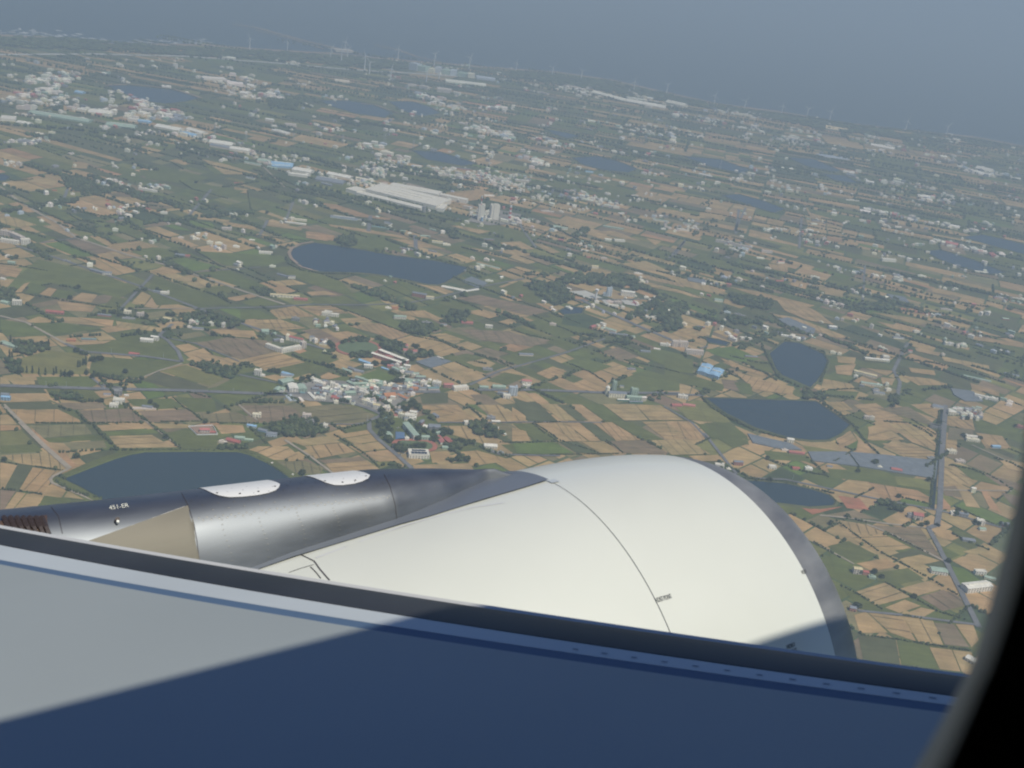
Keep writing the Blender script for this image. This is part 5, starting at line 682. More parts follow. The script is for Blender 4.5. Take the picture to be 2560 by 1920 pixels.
def make_building(b,i):
    p,q,h,d,st=b; c,a,L=frame(p,q); W,Rf=st[0],st[1]; far=gdist(c)
    big=L*d; kind='house'
    if Rf=='v': kind='greenhouse'
    elif h>18: kind='tower_block'
    elif W=='R' and Rf=='z' or Rf=='s': kind='school_building'
    elif big>500: kind='factory_hall'
    elif Rf!='f' and L>d*1.9 and h<6.5: kind='shed'
    t=empty(kind,(c[0],c[1],0),a); wm=MW[W]
    mb=MB()
    if Rf=='v':
        n=9; vs=[];
        for x in (-L/2,L/2):
            for k in range(n): th=math.pi*k/(n-1); vs.append((x,d/2-d/2*math.cos(th),h*math.sin(th)+.02))
        mb.add(vs,[(k,k+1,n+k+1,n+k) for k in range(n-1)]); mb.build('roof',MW['L'] if W=='W' and L>25 else MR['w'],t)
        e=MB(); e.add([(-L/2+.1,d/2-d/2.05*math.cos(math.pi*k/8),h*.97*math.sin(math.pi*k/8)) for k in range(9)]+[(L/2-.1,d/2-d/2.05*math.cos(math.pi*k/8),h*.97*math.sin(math.pi*k/8)) for k in range(9)],[tuple(range(9)),tuple(range(17,8,-1))]); e.build('end_wall',MW['L'],t)
    else:
        body_geo(mb,L,d,h,bottom=False); mb.build('wall',wm,t)
        r=MB()
        if Rf in 'fs':
            r.box(-L/2+.25,L/2-.25,.25,d-.25,h-.2,h+.05); ro=r.build('roof',M_flat[W],t)
            pr=MB(); 
            for X0,X1,Y0,Y1 in ((-L/2-.1,L/2+.1,-.1,.22),(-L/2-.1,L/2+.1,d-.22,d+.1),(-L/2-.1,-L/2+.22,.23,d-.23),(L/2-.22,L/2+.1,.23,d-.23)): pr.box(X0,X1,Y0,Y1,h-.3,h+.85)
            pr.build('parapet',wm,t)
            if Rf=='s':
                for (y0,y1,x0,x1) in ((d*.62,d*.86,-L*.32,L*.34),(d*.12,d*.48,-L*.38,-L*.24),(d*.12,d*.48,-L*.22,-L*.08),(d*.12,d*.48,-L*.06,L*.08),(d*.12,d*.48,L*.1,L*.24),(d*.12,d*.48,L*.26,L*.38)):
                    s_=MB(); s_.box(x0,x1,y0,y1,h+.9,h+1.05); s_.build('solar_panel',M_solar,t)
            elif L*d>55 and random.random()<.85:
                s_=MB(); w=min(4.5,L*.35); x0=random.choice([-L/2+.3,L/2-w-.3,-w/2]); y0=d*.5; s_.box(x0,x0+w,y0,y0+min(4,d*.42),h+.05,h+2.9); s_.build('stair_head',wm,t)
                if random.random()<.6:
                    s_=MB(); s_.cyl(x0+w/2,y0+1.4,h+2.92,h+4.4,.8,.8,8); s_.build('water_tank',MW['L'],t)
            if big>9000:
                for k in range(3):
                    s_=MB(); y0=d*(.2+.25*k); s_.box(-L*.3+k*16,L*(.1+.1*k),y0,y0+9,h+.05,h+2.2); s_.build('roof_monitor',wm,t)
        elif Rf=='z':
            n=max(5,int(L/5)); w=L/n
            for k in range(n):
                x=-L/2+k*w; r.add([(x+.1,-.6,h+.05),(x+w-.1,-.6,h+.05),(x+w-.1,d+.5,h+.05),(x+.1,d+.5,h+.05),(x+w/2,-.6,h+1.5),(x+w/2,d+.5,h+1.5)],[(1,2,5,4),(3,0,4,5),(0,1,4),(2,3,5),(3,2,1,0)])
            r.build('roof',MR['w'],t)
        else:
            gable(r,L,d,h,.5,.22 if big>400 else (.5 if Rf in 'rop' else .34)); r.build('roof',MR[Rf],t)
            if big>900:
                s_=MB(); s_.box(-L*.4,L*.4,d*.5-1.2,d*.5+1.2,h+.22*min(L,d)/2-.6,h+.22*min(L,d)/2+1.2); s_.build('ridge_vent',MW['W'],t)
        # openings on the near wall and the two ends
        if far<3400 and h>=4.5:
            fl=max(1,int(h/3.2)) if h<30 else 0
            if fl:
                per=max(2,min(6,int(L/4.5)))
                if L*h>260: per=min(9,int(L/5.5))
                for f in range(min(fl,6)):
                    for k in range(per):
                        x=-L/2+L*(k+.5)/per; z0=f*3.2+1.1; ww=min(1.1,L/per*.3)
                        if f==0 and k==per//2: z0=.1
                        s_=MB(); s_.box(x-ww,x+ww,-.06,.2,z0,f*3.2+2.6); s_.build('door' if f==0 and k==per//2 else 'window',M_win,t)
                for f in range(min(fl,3)):
                    s_=MB(); s_.box(L/2-.2,L/2+.06,d*.35,d*.65,f*3.2+1.1,f*3.2+2.5); s_.build('window',M_win,t)
        if h>40:
            s_=MB(); s_.box(-L*.5-.3,-L*.5+2.2,-.6,-.02,0,h*.93); s_.box(-L*.2,-L*.15,-.4,-.02,4,h*.95); s_.build('conveyor_shaft',MW['K'],t)
            s_=MB(); s_.box(-L*.25,L*.25,d*.2,d*.6,h+.9,h+4); s_.build('rooftop_plant',MW['W'],t)
    u,v=pix(*c)
    sz='long' if L>d*2.2 and L>18 else 'tall' if h>12 else 'large' if big>300 else 'small' if big<75 else ''
    if Rf=='v': nm='white vaulted greenhouse'
    elif Rf=='s': nm='white building with solar panels on its flat roof'
    elif Rf=='z': nm='long red and white classroom block with zigzag roof'
    else:
        noun={'house':'house','tower_block':'tower block','factory_hall':'hall','shed':'shed','school_building':'school'}[kind]
        nm=f"{sz} {NM_W[W]} {'flat roofed ' if Rf=='f' else ''}{noun}{'' if Rf=='f' else ' with '+NM_R[Rf]+' roof'}".strip()
    t['category']={'house':'house','tower_block':'building','factory_hall':'factory building','shed':'shed','greenhouse':'greenhouse','school_building':'school'}[kind]
    t['group']='buildings scattered over the plain' if kind=='house' else {'tower_block':'tall blocks','factory_hall':'factory halls','shed':'long farm sheds','greenhouse':'greenhouses','school_building':'school buildings'}[kind]
    things_for_label.append((t,nm,nearest_land(u,v,BLAND),u,v)); return t
for i,b in enumerate(NEARB): make_building(b,i)
far=MB()
def farbuild(p,q,h,d,st):
    c,a,L=frame(p,q); ca,sa=math.cos(a),math.sin(a); T=lambda v:(c[0]+v[0]*ca-v[1]*sa,c[1]+v[0]*sa+v[1]*ca,v[2])
    wc=jitter(WC[st[0]],.12); far.box(-L/2,L/2,0,d,0,h,wc,0,T,False)
    if st[1] in 'fs': far.box(-L*.25,L*.1,d*.3,d*.8,h,h+2.2,wc,0,T,False) if L>7 else None
    elif RC.get(st[1]): gable(far,L,d,h,.4,.35,jitter(RC[st[1]],.12),0,T)
for b in RESTB: farbuild(*b)
STY=['Wf']*7+['Yf','Yf','Yw','Yw','Yw','Ww','Ww','Kf','Lf','Gg','Kk','Rp','Tf']
def rnd_b(x,y,s=1.):
    a=theta(y)-math.pi/2+random.choice([0,math.pi/2,0])+random.gauss(0,.15); L=random.uniform(7,17)*s
    p=np.array([x,y]); e=np.array([math.cos(a),math.sin(a)])*L/2; farbuild(p-e,p+e,random.uniform(4,10)*min(1.3,s),random.uniform(7,11)*s,random.choice(STY))
STRIPS='''70 22 B 0 445 160 430 300 470 500 490 650 500 800 520|50 16 B 130 350 280 345 230 400 160 400|40 14 B 560 430 650 470 800 500|60 16 B 600 560 900 600 1050 660 1150 700 1300 745 1500 780 1620 800|26 14 B 880 345 1100 380 1050 340|40 16 B 1170 400 1200 430 1100 420 950 400|60 18 B 1550 640 1750 690 1640 760 1600 720
70 20 B 1880 740 2212 790|30 12 B 1800 410 1950 460|40 12 B 2000 540 2212 600|60 14 C 0 870 280 840 460 890|40 14 C 270 520 700 600 480 560|60 16 C 180 380 400 420 700 460|50 12 C 700 500 1100 560|50 14 C 1450 600 1700 650 2000 730 2212 780|36 14 C 1120 600 1350 610|40 12 C 860 480 1100 510
40 14 C 1430 770 1700 800 2100 900|30 12 C 1750 860 1900 880|20 12 C 100 600 260 650|30 16 B 1960 480 2212 470|16 8 C 500 400 600 430|16 8 C 1830 600 1920 615|24 9 C 1950 730 2100 770|50 10 F 1200 60 1900 200|30 9 F 1640 260 2100 360|30 9 F 1050 430 1500 500|20 9 F 600 190 900 200|20 10 B 430 790 740 820|14 8 B 470 890 560 940|20 8 B 60 620 200 610|16 8 C 20 680 160 720'''
for line in STRIPS.replace('\n','|').split('|'):
    w=line.split(); n=int(int(w[0])*(1.25 if w[2]=='B' else .9)); sp=float(w[1]); z,pts=parse(' '.join(w[2:]))
    for k in range(n):
        i=random.randrange(len(pts)-1); t=random.random(); x=pts[i][0]+(pts[i+1][0]-pts[i][0])*t; y=pts[i][1]+(pts[i+1][1]-pts[i][1])*t
        g=gp(z,x+random.gauss(0,sp*1.3),y+random.gauss(0,sp*.55))
        if g[1]<9000 and free(*g) and island(*g): rnd_b(g[0],g[1],random.choice([1,1.3,1.6,2,2.8]) if gdist(g)>4500 else random.choice([.7,.9,1.,1.2]))
for k in range(1500):
    u=random.uniform(-20,2580); v=random.uniform(150,900)*1.; x,y=ground(u,v)
    if y<2700 or (y<3900 and random.random()<.72) or y>8500 or not island(x,y) or not free(x,y) or in_field(x,y): continue
    for i in range(random.choice([1,1,2,3,4])): rnd_b(x+random.gauss(0,22),y+random.gauss(0,22),random.choice([.7,.8,1.,1.2])*(1.45 if y>4500 else 1.))
# coastal works and long pale halls under the haze
for s in ('B 1765 300 1800 308 42 40 Lf','B 1803 308 1836 315 34 50 Gf','B 1840 312 1872 318 26 50 Yf','B 1876 316 1900 320 38 40 Lf','B 1905 320 1940 326 28 60 Gf','B 1944 326 1970 330 34 40 Lf','B 1975 330 2015 336 22 60 Gf','B 2020 336 2050 340 26 40 Yf','B 2060 342 2140 352 12 26 Lf','B 1925 357 2100 377 8 18 Yw','B 1450 225 1530 230 14 22 Tf','B 1762 372 1800 376 12 15 Tf','B 1810 382 1846 390 18 20 Tf','B 1888 397 1950 405 18 20 Tf','B 1956 405 1985 412 12 12 Wf','B 925 245 1015 257 5 10 Ww','B 880 346 980 350 10 15 Wf','B 980 371 1050 378 15 18 Wf',
 'B 1230 546 1280 550 12 12 Tf','B 1170 566 1235 582 6 10 Wf','B 700 379 740 382 8 14 Ww','B 150 586 185 590 10 10 Yf','B 65 616 140 626 8 12 Kf','B 210 576 240 578 6 8 Yf','B 1445 352 1510 360 6 20 Yf','B 1160 412 1205 418 9 14 Ww','B 1145 522 1180 528 9 14 Ww','B 990 328 1015 332 16 14 Wf','B 1040 345 1065 350 14 14 Wf',
 'C 340 402 480 440 8 18 Yw','C 490 442 660 472 8 20 Ww','C 660 448 740 466 12 22 Yw','C 500 430 580 440 10 18 Wf','C 950 495 1040 508 10 14 Yf','C 1355 556 1450 572 5 22 Yy','C 1330 677 1460 693 4 20 Lf','C 1165 731 1215 736 6 14 Ww','C 1430 746 1480 752 8 12 Yw','C 805 757 860 770 8 12 Yw','C 975 553 1015 557 8 14 Wf','C 1548 630 1650 650 6 14 Yw','C 1998 732 2065 748 8 22 Yw','C 5 958 30 970 14 9 Wf','C 1990 745 2060 765 8 12 Ww','C 220 372 300 392 8 20 Tf','C 105 398 150 410 8 16 Tf'):
    w=s.split(); farbuild(gp(w[0],float(w[1]),float(w[2])),gp(w[0],float(w[3]),float(w[4])),float(w[5]),float(w[6])*(3.2 if float(w[3])-float(w[1])>60 else 1.3),w[7])
tag(far.build('distant_buildings',M_build),'hazy mass of small pale buildings towards the coast','buildings',kind='stuff')
# ------------------------------------------------------------------ single structures
def put(name,z,x,y,label,cat,group=None,rz=0):
    g=gp(z,x,y); t=empty(name,(g[0],g[1],0),rz); tag(t,label,cat,group); return t
M_white=simple('white_paint',(.75,.75,.72),.5,scale=.3,var=.05); M_redp=simple('red_paint',(.5,.06,.04),.5,scale=.3)
# silos and tanks
def silo(z,x,y,r,h,mat,label,dome=True):
    t=put('silo',z,x,y,label,'silo','silos and tanks'); mb=MB(); mb.cyl(0,r,0,h,r,r,20); mb.build('shell',mat,t)
    if dome: mb=MB(); mb.cyl(0,r,h+.02,h+r*.7,r*1.02,r*.3,20); mb.build('dome',MR['w'],t)
silo('O',372,592,5.,19,MW['Y'],'round cream silo with a pale dome left of the grain works')
silo('T',1300,515,6.5,22,MW['K'],'tall grey round silo in front of the long factory',False)
silo('R',768,772,3.6,16,MW['B'],'slim blue tank at the foot of the left white tower')
silo('T',1625,372,4.2,9,MW['T'],'small beige tank left in the rear yard of the factory'); silo('T',1735,385,4,9,MW['K'],'small grey tank in the rear yard of the factory')
def chimney(z,x,y,r,h,n,label):
    t=put('chimney',z,x,y,label,'chimney','striped chimneys')
    for k in range(n):
        mb=MB(); z0=h*k/n; a=r*(1-.3*k/n); mb.cyl(0,0,z0,h*(k+1)/n-.02,a,r*(1-.3*(k+1)/n),12); mb.build('band',M_redp if k%2 else M_white,t)
chimney('R',722,748,2.6,86,9,'slim red and white chimney before the left white tower'); chimney('R',1275,742,5,52,7,'thick red and white chimney right of the twin towers')
# watch tower
t=put('watch_tower','Q',615,466,'slim white watch tower with a flared top on the training ground','tower')
mb=MB(); mb.cyl(0,0,0,22,3.2,2.6,8); mb.build('shaft',M_white,t); mb=MB(); mb.cyl(0,0,22.02,24,2.8,5,8); mb.cyl(0,0,24,25.2,5,5,8); mb.build('gallery',M_white,t)
mb=MB(); mb.cyl(0,0,25.25,27.6,3.6,3.6,8); mb.build('lookout',M_win,t); mb=MB(); mb.cyl(0,0,27.65,29.2,6,4.6,8); mb.build('roof',M_white,t)
# pagoda belfry on the school hall
t=put('bell_tower','J',1305,200,'small tower with a pink red pyramid roof behind the school','tower')
mb=MB(); mb.box(-3,3,-3,3,0,13); mb.build('wall',MW['T'],t); mb=MB(); mb.cyl(0,0,13.02,17.5,5,.4,4); mb.build('roof',MR['p'],t)
# pink aircraft mock-up
a=gp('Q',1262,510);b_=gp('Q',1312,582); ang=math.atan2(b_[1]-a[1],b_[0]-a[0]); L=float(np.linalg.norm(b_-a))
t=put('training_fuselage','Q',1288,546,'pink red aircraft body for fire practice on the concrete pad','aircraft mock up',rz=ang)
n=14;vs=[];fs=[];st=[(-.5,.25),(-.46,1.2),(-.38,1.9),(.2,1.9),(.38,1.2),(.5,.4)]
for s_,r in st: vs+=[(s_*L,r*math.cos(2*math.pi*k/n),2.8+r*math.sin(2*math.pi*k/n)) for k in range(n)]
for i in range(len(st)-1): fs+=[(i*n+k,i*n+(k+1)%n,(i+1)*n+(k+1)%n,(i+1)*n+k) for k in range(n)]
M_pink=simple('pink_red_paint',(.5,.12,.14),.5,scale=.3); meshobj('body',vs,fs+[tuple(range(n-1,-1,-1)),tuple(range((len(st)-1)*n,len(st)*n))],M_pink,t,smooth=True)
mb=MB(); mb.box(-2,2,-9,9,2.2,2.6); mb.build('wing',M_pink,t); mb=MB(); mb.box(L*.36,L*.46,-.2,.2,4,8.2); mb.build('tail_fin',M_pink,t)
mb=MB(); mb.box(-L*.3,-L*.28,-1,1,.8,1.6);mb.box(L*.2,L*.22,-1,1,.8,1.8); mb.build('stand',MW['K'],t)
# villa wall
zz,pts=parse('G 1300 600 1470 592 1505 655 1360 658'); g=[gp(zz,*p) for p in pts]
t=empty('garden_wall',(g[0][0],g[0][1],0)); tag(t,'low white wall enclosing the pink villa court','wall')
for k in range(4):
    p=g[k]-g[0];q=g[(k+1)%4]-g[0]; d=(q-p)/np.linalg.norm(q-p); nn=np.array([-d[1],d[0]])*.35; p=p+d*.4; q=q-d*.4
    P=[p-nn,q-nn,q+nn,p+nn]; meshobj('wall_side',[(v[0],v[1],zz_) for zz_ in (0,2.2) for v in P],[(0,1,5,4),(1,2,6,5),(2,3,7,6),(3,0,4,7),(4,5,6,7)],M_white,t)
patch('courtyard','G 1310 605 1465 598 1495 650 1365 654',simple('brown_court',(.3,.2,.14),.9,scale=.05),.75)
# wind turbines
TB=[(222,290,205,-20),(545,312,232,10),(920,368,292,35),(1012,403,300,0),(1047,300,236,20),(1063,368,318,50),(1214,468,355,100),(1255,503,408,80),(1440,543,462,15),(1503,372,296,5),(1748,566,492,25),(1856,556,488,60),(1815,430,338,45),(2117,470,366,30)]
TC=[(16,310,286,10),(172,328,302,40),(298,345,320,70),(525,392,362,0),(667,402,380,55),(872,450,430,15),(1003,474,450,33),(1163,494,470,5),(1272,508,488,62),(1372,518,497,20),(1700,560,540,10),(1875,582,562,40)]
def turbine(base,top,ph,label,first=[None]):
    g=ground(*base); hpx=base[1]-top; d=gdist(g); h=max(56,min(82,hpx*d/FPX/.99))
    az=random.uniform(-.5,.5)
    t=empty('wind_turbine',(g[0],g[1],0),az); tag(t,label,'wind turbine','wind turbines along the coast')
    mb=MB(); mb.cyl(0,0,0,h,3.5,2.3,10); mb.build('tower',M_white,t)
    mb=MB(); mb.box(-1.6,1.6,-3.2,4.6,h+.02,h+3); nc=mb.build('nacelle',M_white,t)
    mb=MB(); mb.cyl(0,0,0,2.2,1.5,.5,10,T=lambda v:(v[0],-3.25-v[2],h+1.5+v[1])); hub=mb.build('hub',M_white,t)
    for k in range(3):
        a=R(ph)+k*2*math.pi/3; ca,sa=math.cos(a),math.sin(a); s_=MB(); pr=[(1.2,.8),(6,2.2),(15,1.7),(26,1.1),(36,.4)]; vs=[]
        for r_,w in pr:
            for ox,oy in ((-w,-.25),(w*.6,-.25),(w*.6,.2),(-w,.2)): vs.append((ox*ca+r_*sa,-4.6+oy,h+1.5-ox*sa+r_*ca))
        s_.add(vs,[(4*i+j,4*i+(j+1)%4,4*i+4+(j+1)%4,4*i+4+j) for i in range(4) for j in range(4)]+[(3,2,1,0),(16,17,18,19)]); s_.build('blade',M_white,hub)
    u,v=base; return t
allT=[((560+x*.28933,40+y*.28933),40+tp*.28933,ph) for x,y,tp,ph in TB]+[((1280+x*.57866,y*.57866),tp*.57866,ph) for x,y,tp,ph in TC]
allT.sort(key=lambda q:q[0][0])
ORD=['leftmost','second','third','fourth','fifth','sixth','seventh','eighth','ninth','tenth','eleventh','twelfth','thirteenth','fourteenth','fifteenth','sixteenth','seventeenth','eighteenth','nineteenth','twentieth']
for i in range(20,99):
    tens=['twenty','thirty','forty','fifty','sixty','seventy','eighty','ninety'][(i+1)//10-2]; k=(i+1)%10
    ORD.append(tens+' '+['','first','second','third','fourth','fifth','sixth','seventh','eighth','ninth'][k] if k else tens[:-1]+'ieth')
for i,(bs,tp,ph) in enumerate(allT):
    turbine(bs,tp,ph,f"white wind turbine on the coast, {ORD[i]+(' from the left' if i else ' of the row')}")
# lattice masts and poles
M_steel=simple('galvanised_steel',(.42,.43,.43),.5,scale=1)
def mast(z,x,y,h,label):
    t=put('power_pylon',z,x,y,label,'pylon','power pylons across the plain',rz=random.random())
    lv=[(0,4.2),(h*.3,3),(h*.55,2),(h*.8,1.2),(h,.5)]
    C4=lambda s,z_: [(s,s,z_),(-s,s,z_),(-s,-s,z_),(s,-s,z_)]
    for k in range(4):
        mb=MB()
        for (z0,s0),(z1,s1) in zip(lv,lv[1:]): mb.tube(C4(s0,z0)[k],C4(s1,z1)[k],.32)
        mb.build('leg',M_steel,t)
    mb=MB()
    for (z0,s0),(z1,s1) in zip(lv,lv[1:]):
        a_,b2=C4(s0,z0),C4(s1,z1)
        for k in range(4): mb.tube(a_[k],b2[(k+1)%4],.2)
    mb.build('bracing',M_steel,t)
    for f in (.7,.82,.94):
        mb=MB(); mb.tube((-6,0,h*f),(6,0,h*f),.3); mb.tube((-6,0,h*f),(0,0,h*f+2),.18); mb.tube((6,0,h*f),(0,0,h*f+2),.18); mb.build('crossarm',M_steel,t)
for z,x,y,h,l in (('B',927,587,46,'tall pylon above the industrial strip at upper left'),('B',1062,612,36,'pylon right of the tallest one above the strip'),('B',1268,612,36,'pylon standing in hazy fields left of the twin towers'),('B',1480,620,36,'pylon among fields above the long factory'),('B',1662,614,36,'pylon above the long factory roofs'),('B',1785,640,36,'pylon left of the hazy pond'),('B',2125,690,36,'pylon right of the hazy pond'),('C',897,735,48,'pylon standing by the hazy twin ponds at upper right'),('C',1037,790,42,'faint pylon below the hazy twin ponds')):
    mast(z,x,y,h,l)
# cars
CARC=[(.75,.75,.73),(.7,.7,.7),(.12,.13,.15),(.45,.06,.05)]; CM=[simple('car_paint',c,.3,scale=1,var=.03) for c in CARC]; M_tyre=simple('tyre_rubber',(.03,.03,.03),.8)
def car(z,x,y,rz,label,m=0,van=1.0):
    t=put('parked_car' if van<0 else 'car',z,x,y,label,'car','cars on the roads',rz); van=abs(van)
    mb=MB(); vs=[(-2.3,-.9,.35),(2.3,-.9,.35),(2.3,.9,.35),(-2.3,.9,.35),(-2.3,-.9,1.),(2.25,-.85,.85),(2.25,.85,.85),(-2.3,.9,1.)]
    vs=[(a_*van,b2,c+.62) for a_,b2,c in vs]; mb.add(vs,[(0,1,5,4),(1,2,6,5),(2,3,7,6),(3,0,4,7),(4,5,6,7),(3,2,1,0)]); mb.build('body',CM[m],t)
    mb=MB(); vs=[(-1.9,-.8,1.62),(1.3,-.8,1.5),(1.3,.8,1.5),(-1.9,.8,1.62),(-1.5,-.65,2.2),(.6,-.65,2.2),(.6,.65,2.2),(-1.5,.65,2.2)]
    mb.add([(a_*van,b2,c) for a_,b2,c in vs],[(0,1,5,4),(1,2,6,5),(2,3,7,6),(3,0,4,7),(4,5,6,7)]); mb.build('cabin',M_win,t)
    for sx in (-1.4,1.4):
        for sy in (-.95,.75):
            mb=MB(); mb.cyl(0,0,0,.2,.33,.33,10,T=lambda v:(sx*van+v[0],sy+v[2],.97+v[1])); mb.build('wheel',M_tyre,t)
car('G',545,328,.35,'white car on the main road at left, above the brown fields'); car('G',1447,355,.3,'white car on the main road below the stony patch'); car('G',1808,372,.25,'white van on the main road near the village entrance',0,1.4)
car('H',148,642,.2,'second white van just behind the one near the village entrance',0,1.3); car('I',1217,607,-.1,'bright white car at the crossroads beside the straight road'); car('K',1985,412,.2,'white car on the village main street',0); car('K',190,418,.2,'white truck parked before the village warehouses',0,-1.6)
car('K',1440,662,-.6,'white car on the road curving out of the village'); car('M',435,408,.4,'white car parked beside the blue sports court',0,-1.); car('M',525,783,.3,'silver car parked left of the solar roofed building',1,-1.); car('M',155,525,1.2,'silver car on the road beside the small school shed',1); car('M',475,800,-.5,'white car parked by the road left of the solar roof',0,-1.)
# street poles by the main road
def pole(z,x,y,h,label):
    t=put('utility_pole',z,x,y,label,'pole','utility poles',rz=random.random()); mb=MB(); mb.cyl(0,0,0,h,.22,.14,8); mb.build('shaft',MW['L'],t); mb=MB(); mb.box(-1,1,-.08,.08,h-1,h-.8); mb.build('crossarm',M_steel,t)
for i,(z,x,y) in enumerate((('G',458,330),('G',318,322),('G',720,345),('G',900,350),('G',1130,125),('G',770,95),('G',1612,370),('G',1590,225),('K',1300,760),('M',560,880),('M',355,720),('M',1562,680),('H',2130,635),('H',1900,640),('I',490,440),('I',1225,640),('I',1640,700))):
    pole(z,x,y,12,('pale utility pole by the road, %s from the left'%ORD[[458,318,720,900,1130,770,1612,1590,0,0,0,0,0,0,0,0,0].index(x)] if i<0 else 'pale utility pole '+['on the main road left of the first car','on the main road at far left','left of the grey house below the main road','right of the grey house below the main road','in the green field near the side road','by the red roofed hut in the fields','near the village entrance road','beside the strip of wood','at the bend leaving the village','left of the solar roofed building','beside the lower running track','by the round trees right of the red halls','on the main road near the right','on the main road right of the tower block','above the pond at the engine inlet','at the crossroads of the straight road','on the right hand lane'][i]))
# labels: what it is, where it stands, and its turn among look-alikes
from collections import defaultdict
G_=defaultdict(list)
for o,nm,ld,u,v in things_for_label: G_[(nm,ld)].append((u,v,o))
for (nm,ld),L_ in G_.items():
    L_.sort(key=lambda q:q[0]); tree='tree' in nm or 'cypress' in nm
    pre=('near ' if tree else '')
    for i,(u,v,o) in enumerate(L_):
        s=f"{nm} {pre}{ld}"
        if len(L_)==2: s+=', '+('left one' if i==0 else 'right one')
        elif len(L_)>2: s+=', '+('leftmost' if i==0 else 'rightmost' if i==len(L_)-1 else ORD[i]+' from left')
        o['label']=s
# ------------------------------------------------------------------ the airliner (x forward, y to its left, z up; origin = seat window)
vpF=np.array([(5434.99-CX)/FPX,-(363.18-CY)/FPX,-1.]); aF=vpF/np.linalg.norm(vpF)
_u=np.array([.136,.911,.389]); aU=_u-aF*(_u@aF); aU/=np.linalg.norm(aU); aL=np.cross(aU,aF)
BANK=R(22.); La=aL*math.cos(BANK)-aU*math.sin(BANK); Ua=aU*math.cos(BANK)+aL*math.sin(BANK)
AC=np.stack([aF,La,Ua])                 # camera frame -> aircraft frame
ROOT=np.array([0,-2.562,-.215])             # fuselage axis below the seat
Mw=np.eye(4); Mw[:3,:3]=CAMM@AC.T; Mw[:3,3]=np.array([0,0,ALT])+CAMM@AC.T@ROOT
plane=empty('airliner',(0,0,0)); plane.matrix_world=Matrix(Mw.tolist())
tag(plane,'airliner seen from its own cabin window: white engine, bare metal pylon, grey wing','aircraft')
def acray(u,v): return AC@np.array([(u-CX)/FPX,-(v-CY)/FPX,-1.])
def acmesh(name,vs,fs,mat,parent=None,smooth=True,midx=None):
    P=parent or plane; vs=[tuple(np.array(v)-ROOT) for v in vs]
    o=meshobj(name,vs,fs,mat,P,None,smooth,midx); return o
def autosmooth(o,deg=35):
    o.data.polygons.foreach_set('use_smooth',np.ones(len(o.data.polygons),dtype=bool))
    o.data.set_sharp_from_angle(angle=R(deg))
def metal(name,c,rough,streak=True,met=1.0):
    m,nt,b=newmat(name); tc=N(nt,'ShaderNodeTexCoord'); mp=N(nt,'ShaderNodeMapping'); mp.inputs['Scale'].default_value=(.7,1.6,3.2)
    no=N(nt,'ShaderNodeTexNoise'); no.inputs['Scale'].default_value=1.6; no.inputs['Detail'].default_value=7; nt.links.new(tc.outputs['Object'],mp.inputs[0]); nt.links.new(mp.outputs[0],no.inputs['Vector'])
    r=N(nt,'ShaderNodeMapRange'); r.inputs[1].default_value=.3;r.inputs[2].default_value=.7;r.inputs[3].default_value=rough-.07;r.inputs[4].default_value=rough+.1
    nt.links.new(no.outputs['Fac'],r.inputs[0]); nt.links.new(r.outputs[0],b.inputs['Roughness'])
    cr=N(nt,'ShaderNodeValToRGB'); e=cr.color_ramp.elements; e[0].position=.3;e[1].position=.72; e[0].color=(*[x*.68 for x in c],1); e[1].color=(*[min(1,x*1.2) for x in c],1)
    nt.links.new(no.outputs['Fac'],cr.inputs[0]); nt.links.new(cr.outputs[0],b.inputs['Base Color']); b.inputs['Metallic'].default_value=met; return m
def paint(name,c,rough=.35,var=.03,scale=1.2,spec=.5,coat=0):
    m=simple(name,c,rough,scale=scale,var=var,spec=spec); m.node_tree.nodes['Principled BSDF'].inputs['Coat Weight'].default_value=coat; return m
P_white=paint('engine_white_paint',(.54,.565,.53),.42,.03,.9,coat=.3)
P_door=paint('door_white_paint',(.66,.67,.66),.4,.02)
P_lip=metal('intake_lip_metal',(.33,.335,.33),.5,met=.7)
P_metal=metal('bare_pylon_metal',(.208,.228,.25),.5,met=.9)
P_fair=paint('dark_grey_fairing',(.13,.15,.18),.45,.06)
P_sand=metal('dull_alloy_panel',(.235,.225,.19),.7,met=.6)
P_seam=paint('black_sealant',(.05,.05,.06),.8)
P_wing=paint('wing_grey_paint',(.285,.32,.33),.5,.035,.8,spec=.15)
P_strip=paint('slat_grey_paint',(.42,.46,.48),.4,.05,1.5)
P_gap=paint('gap_shade_blue',(.07,.12,.2),.6,.05)  # blue shade of the recessed slat gap put into the colour
P_le=paint('leading_edge_dark_reflection',(.028,.03,.034),.45,.25,1.5,spec=.25)  # dark reflection in bare metal and slot shade put into the colour
P_rimw=paint('slat_edge_pale',(.5,.51,.5),.35)
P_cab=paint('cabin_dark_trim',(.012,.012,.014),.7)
P_rev=paint('window_reveal_plastic',(.15,.15,.125),.6)
P_fus=paint('fuselage_white',(.7,.7,.7),.4)
P_rivet=metal('rivet_heads',(.27,.275,.27),.5)
P_dk=paint('dark_louvre',(.04,.03,.03),.6); P_burn=metal('heat_stained_metal',(.35,.24,.18),.5)
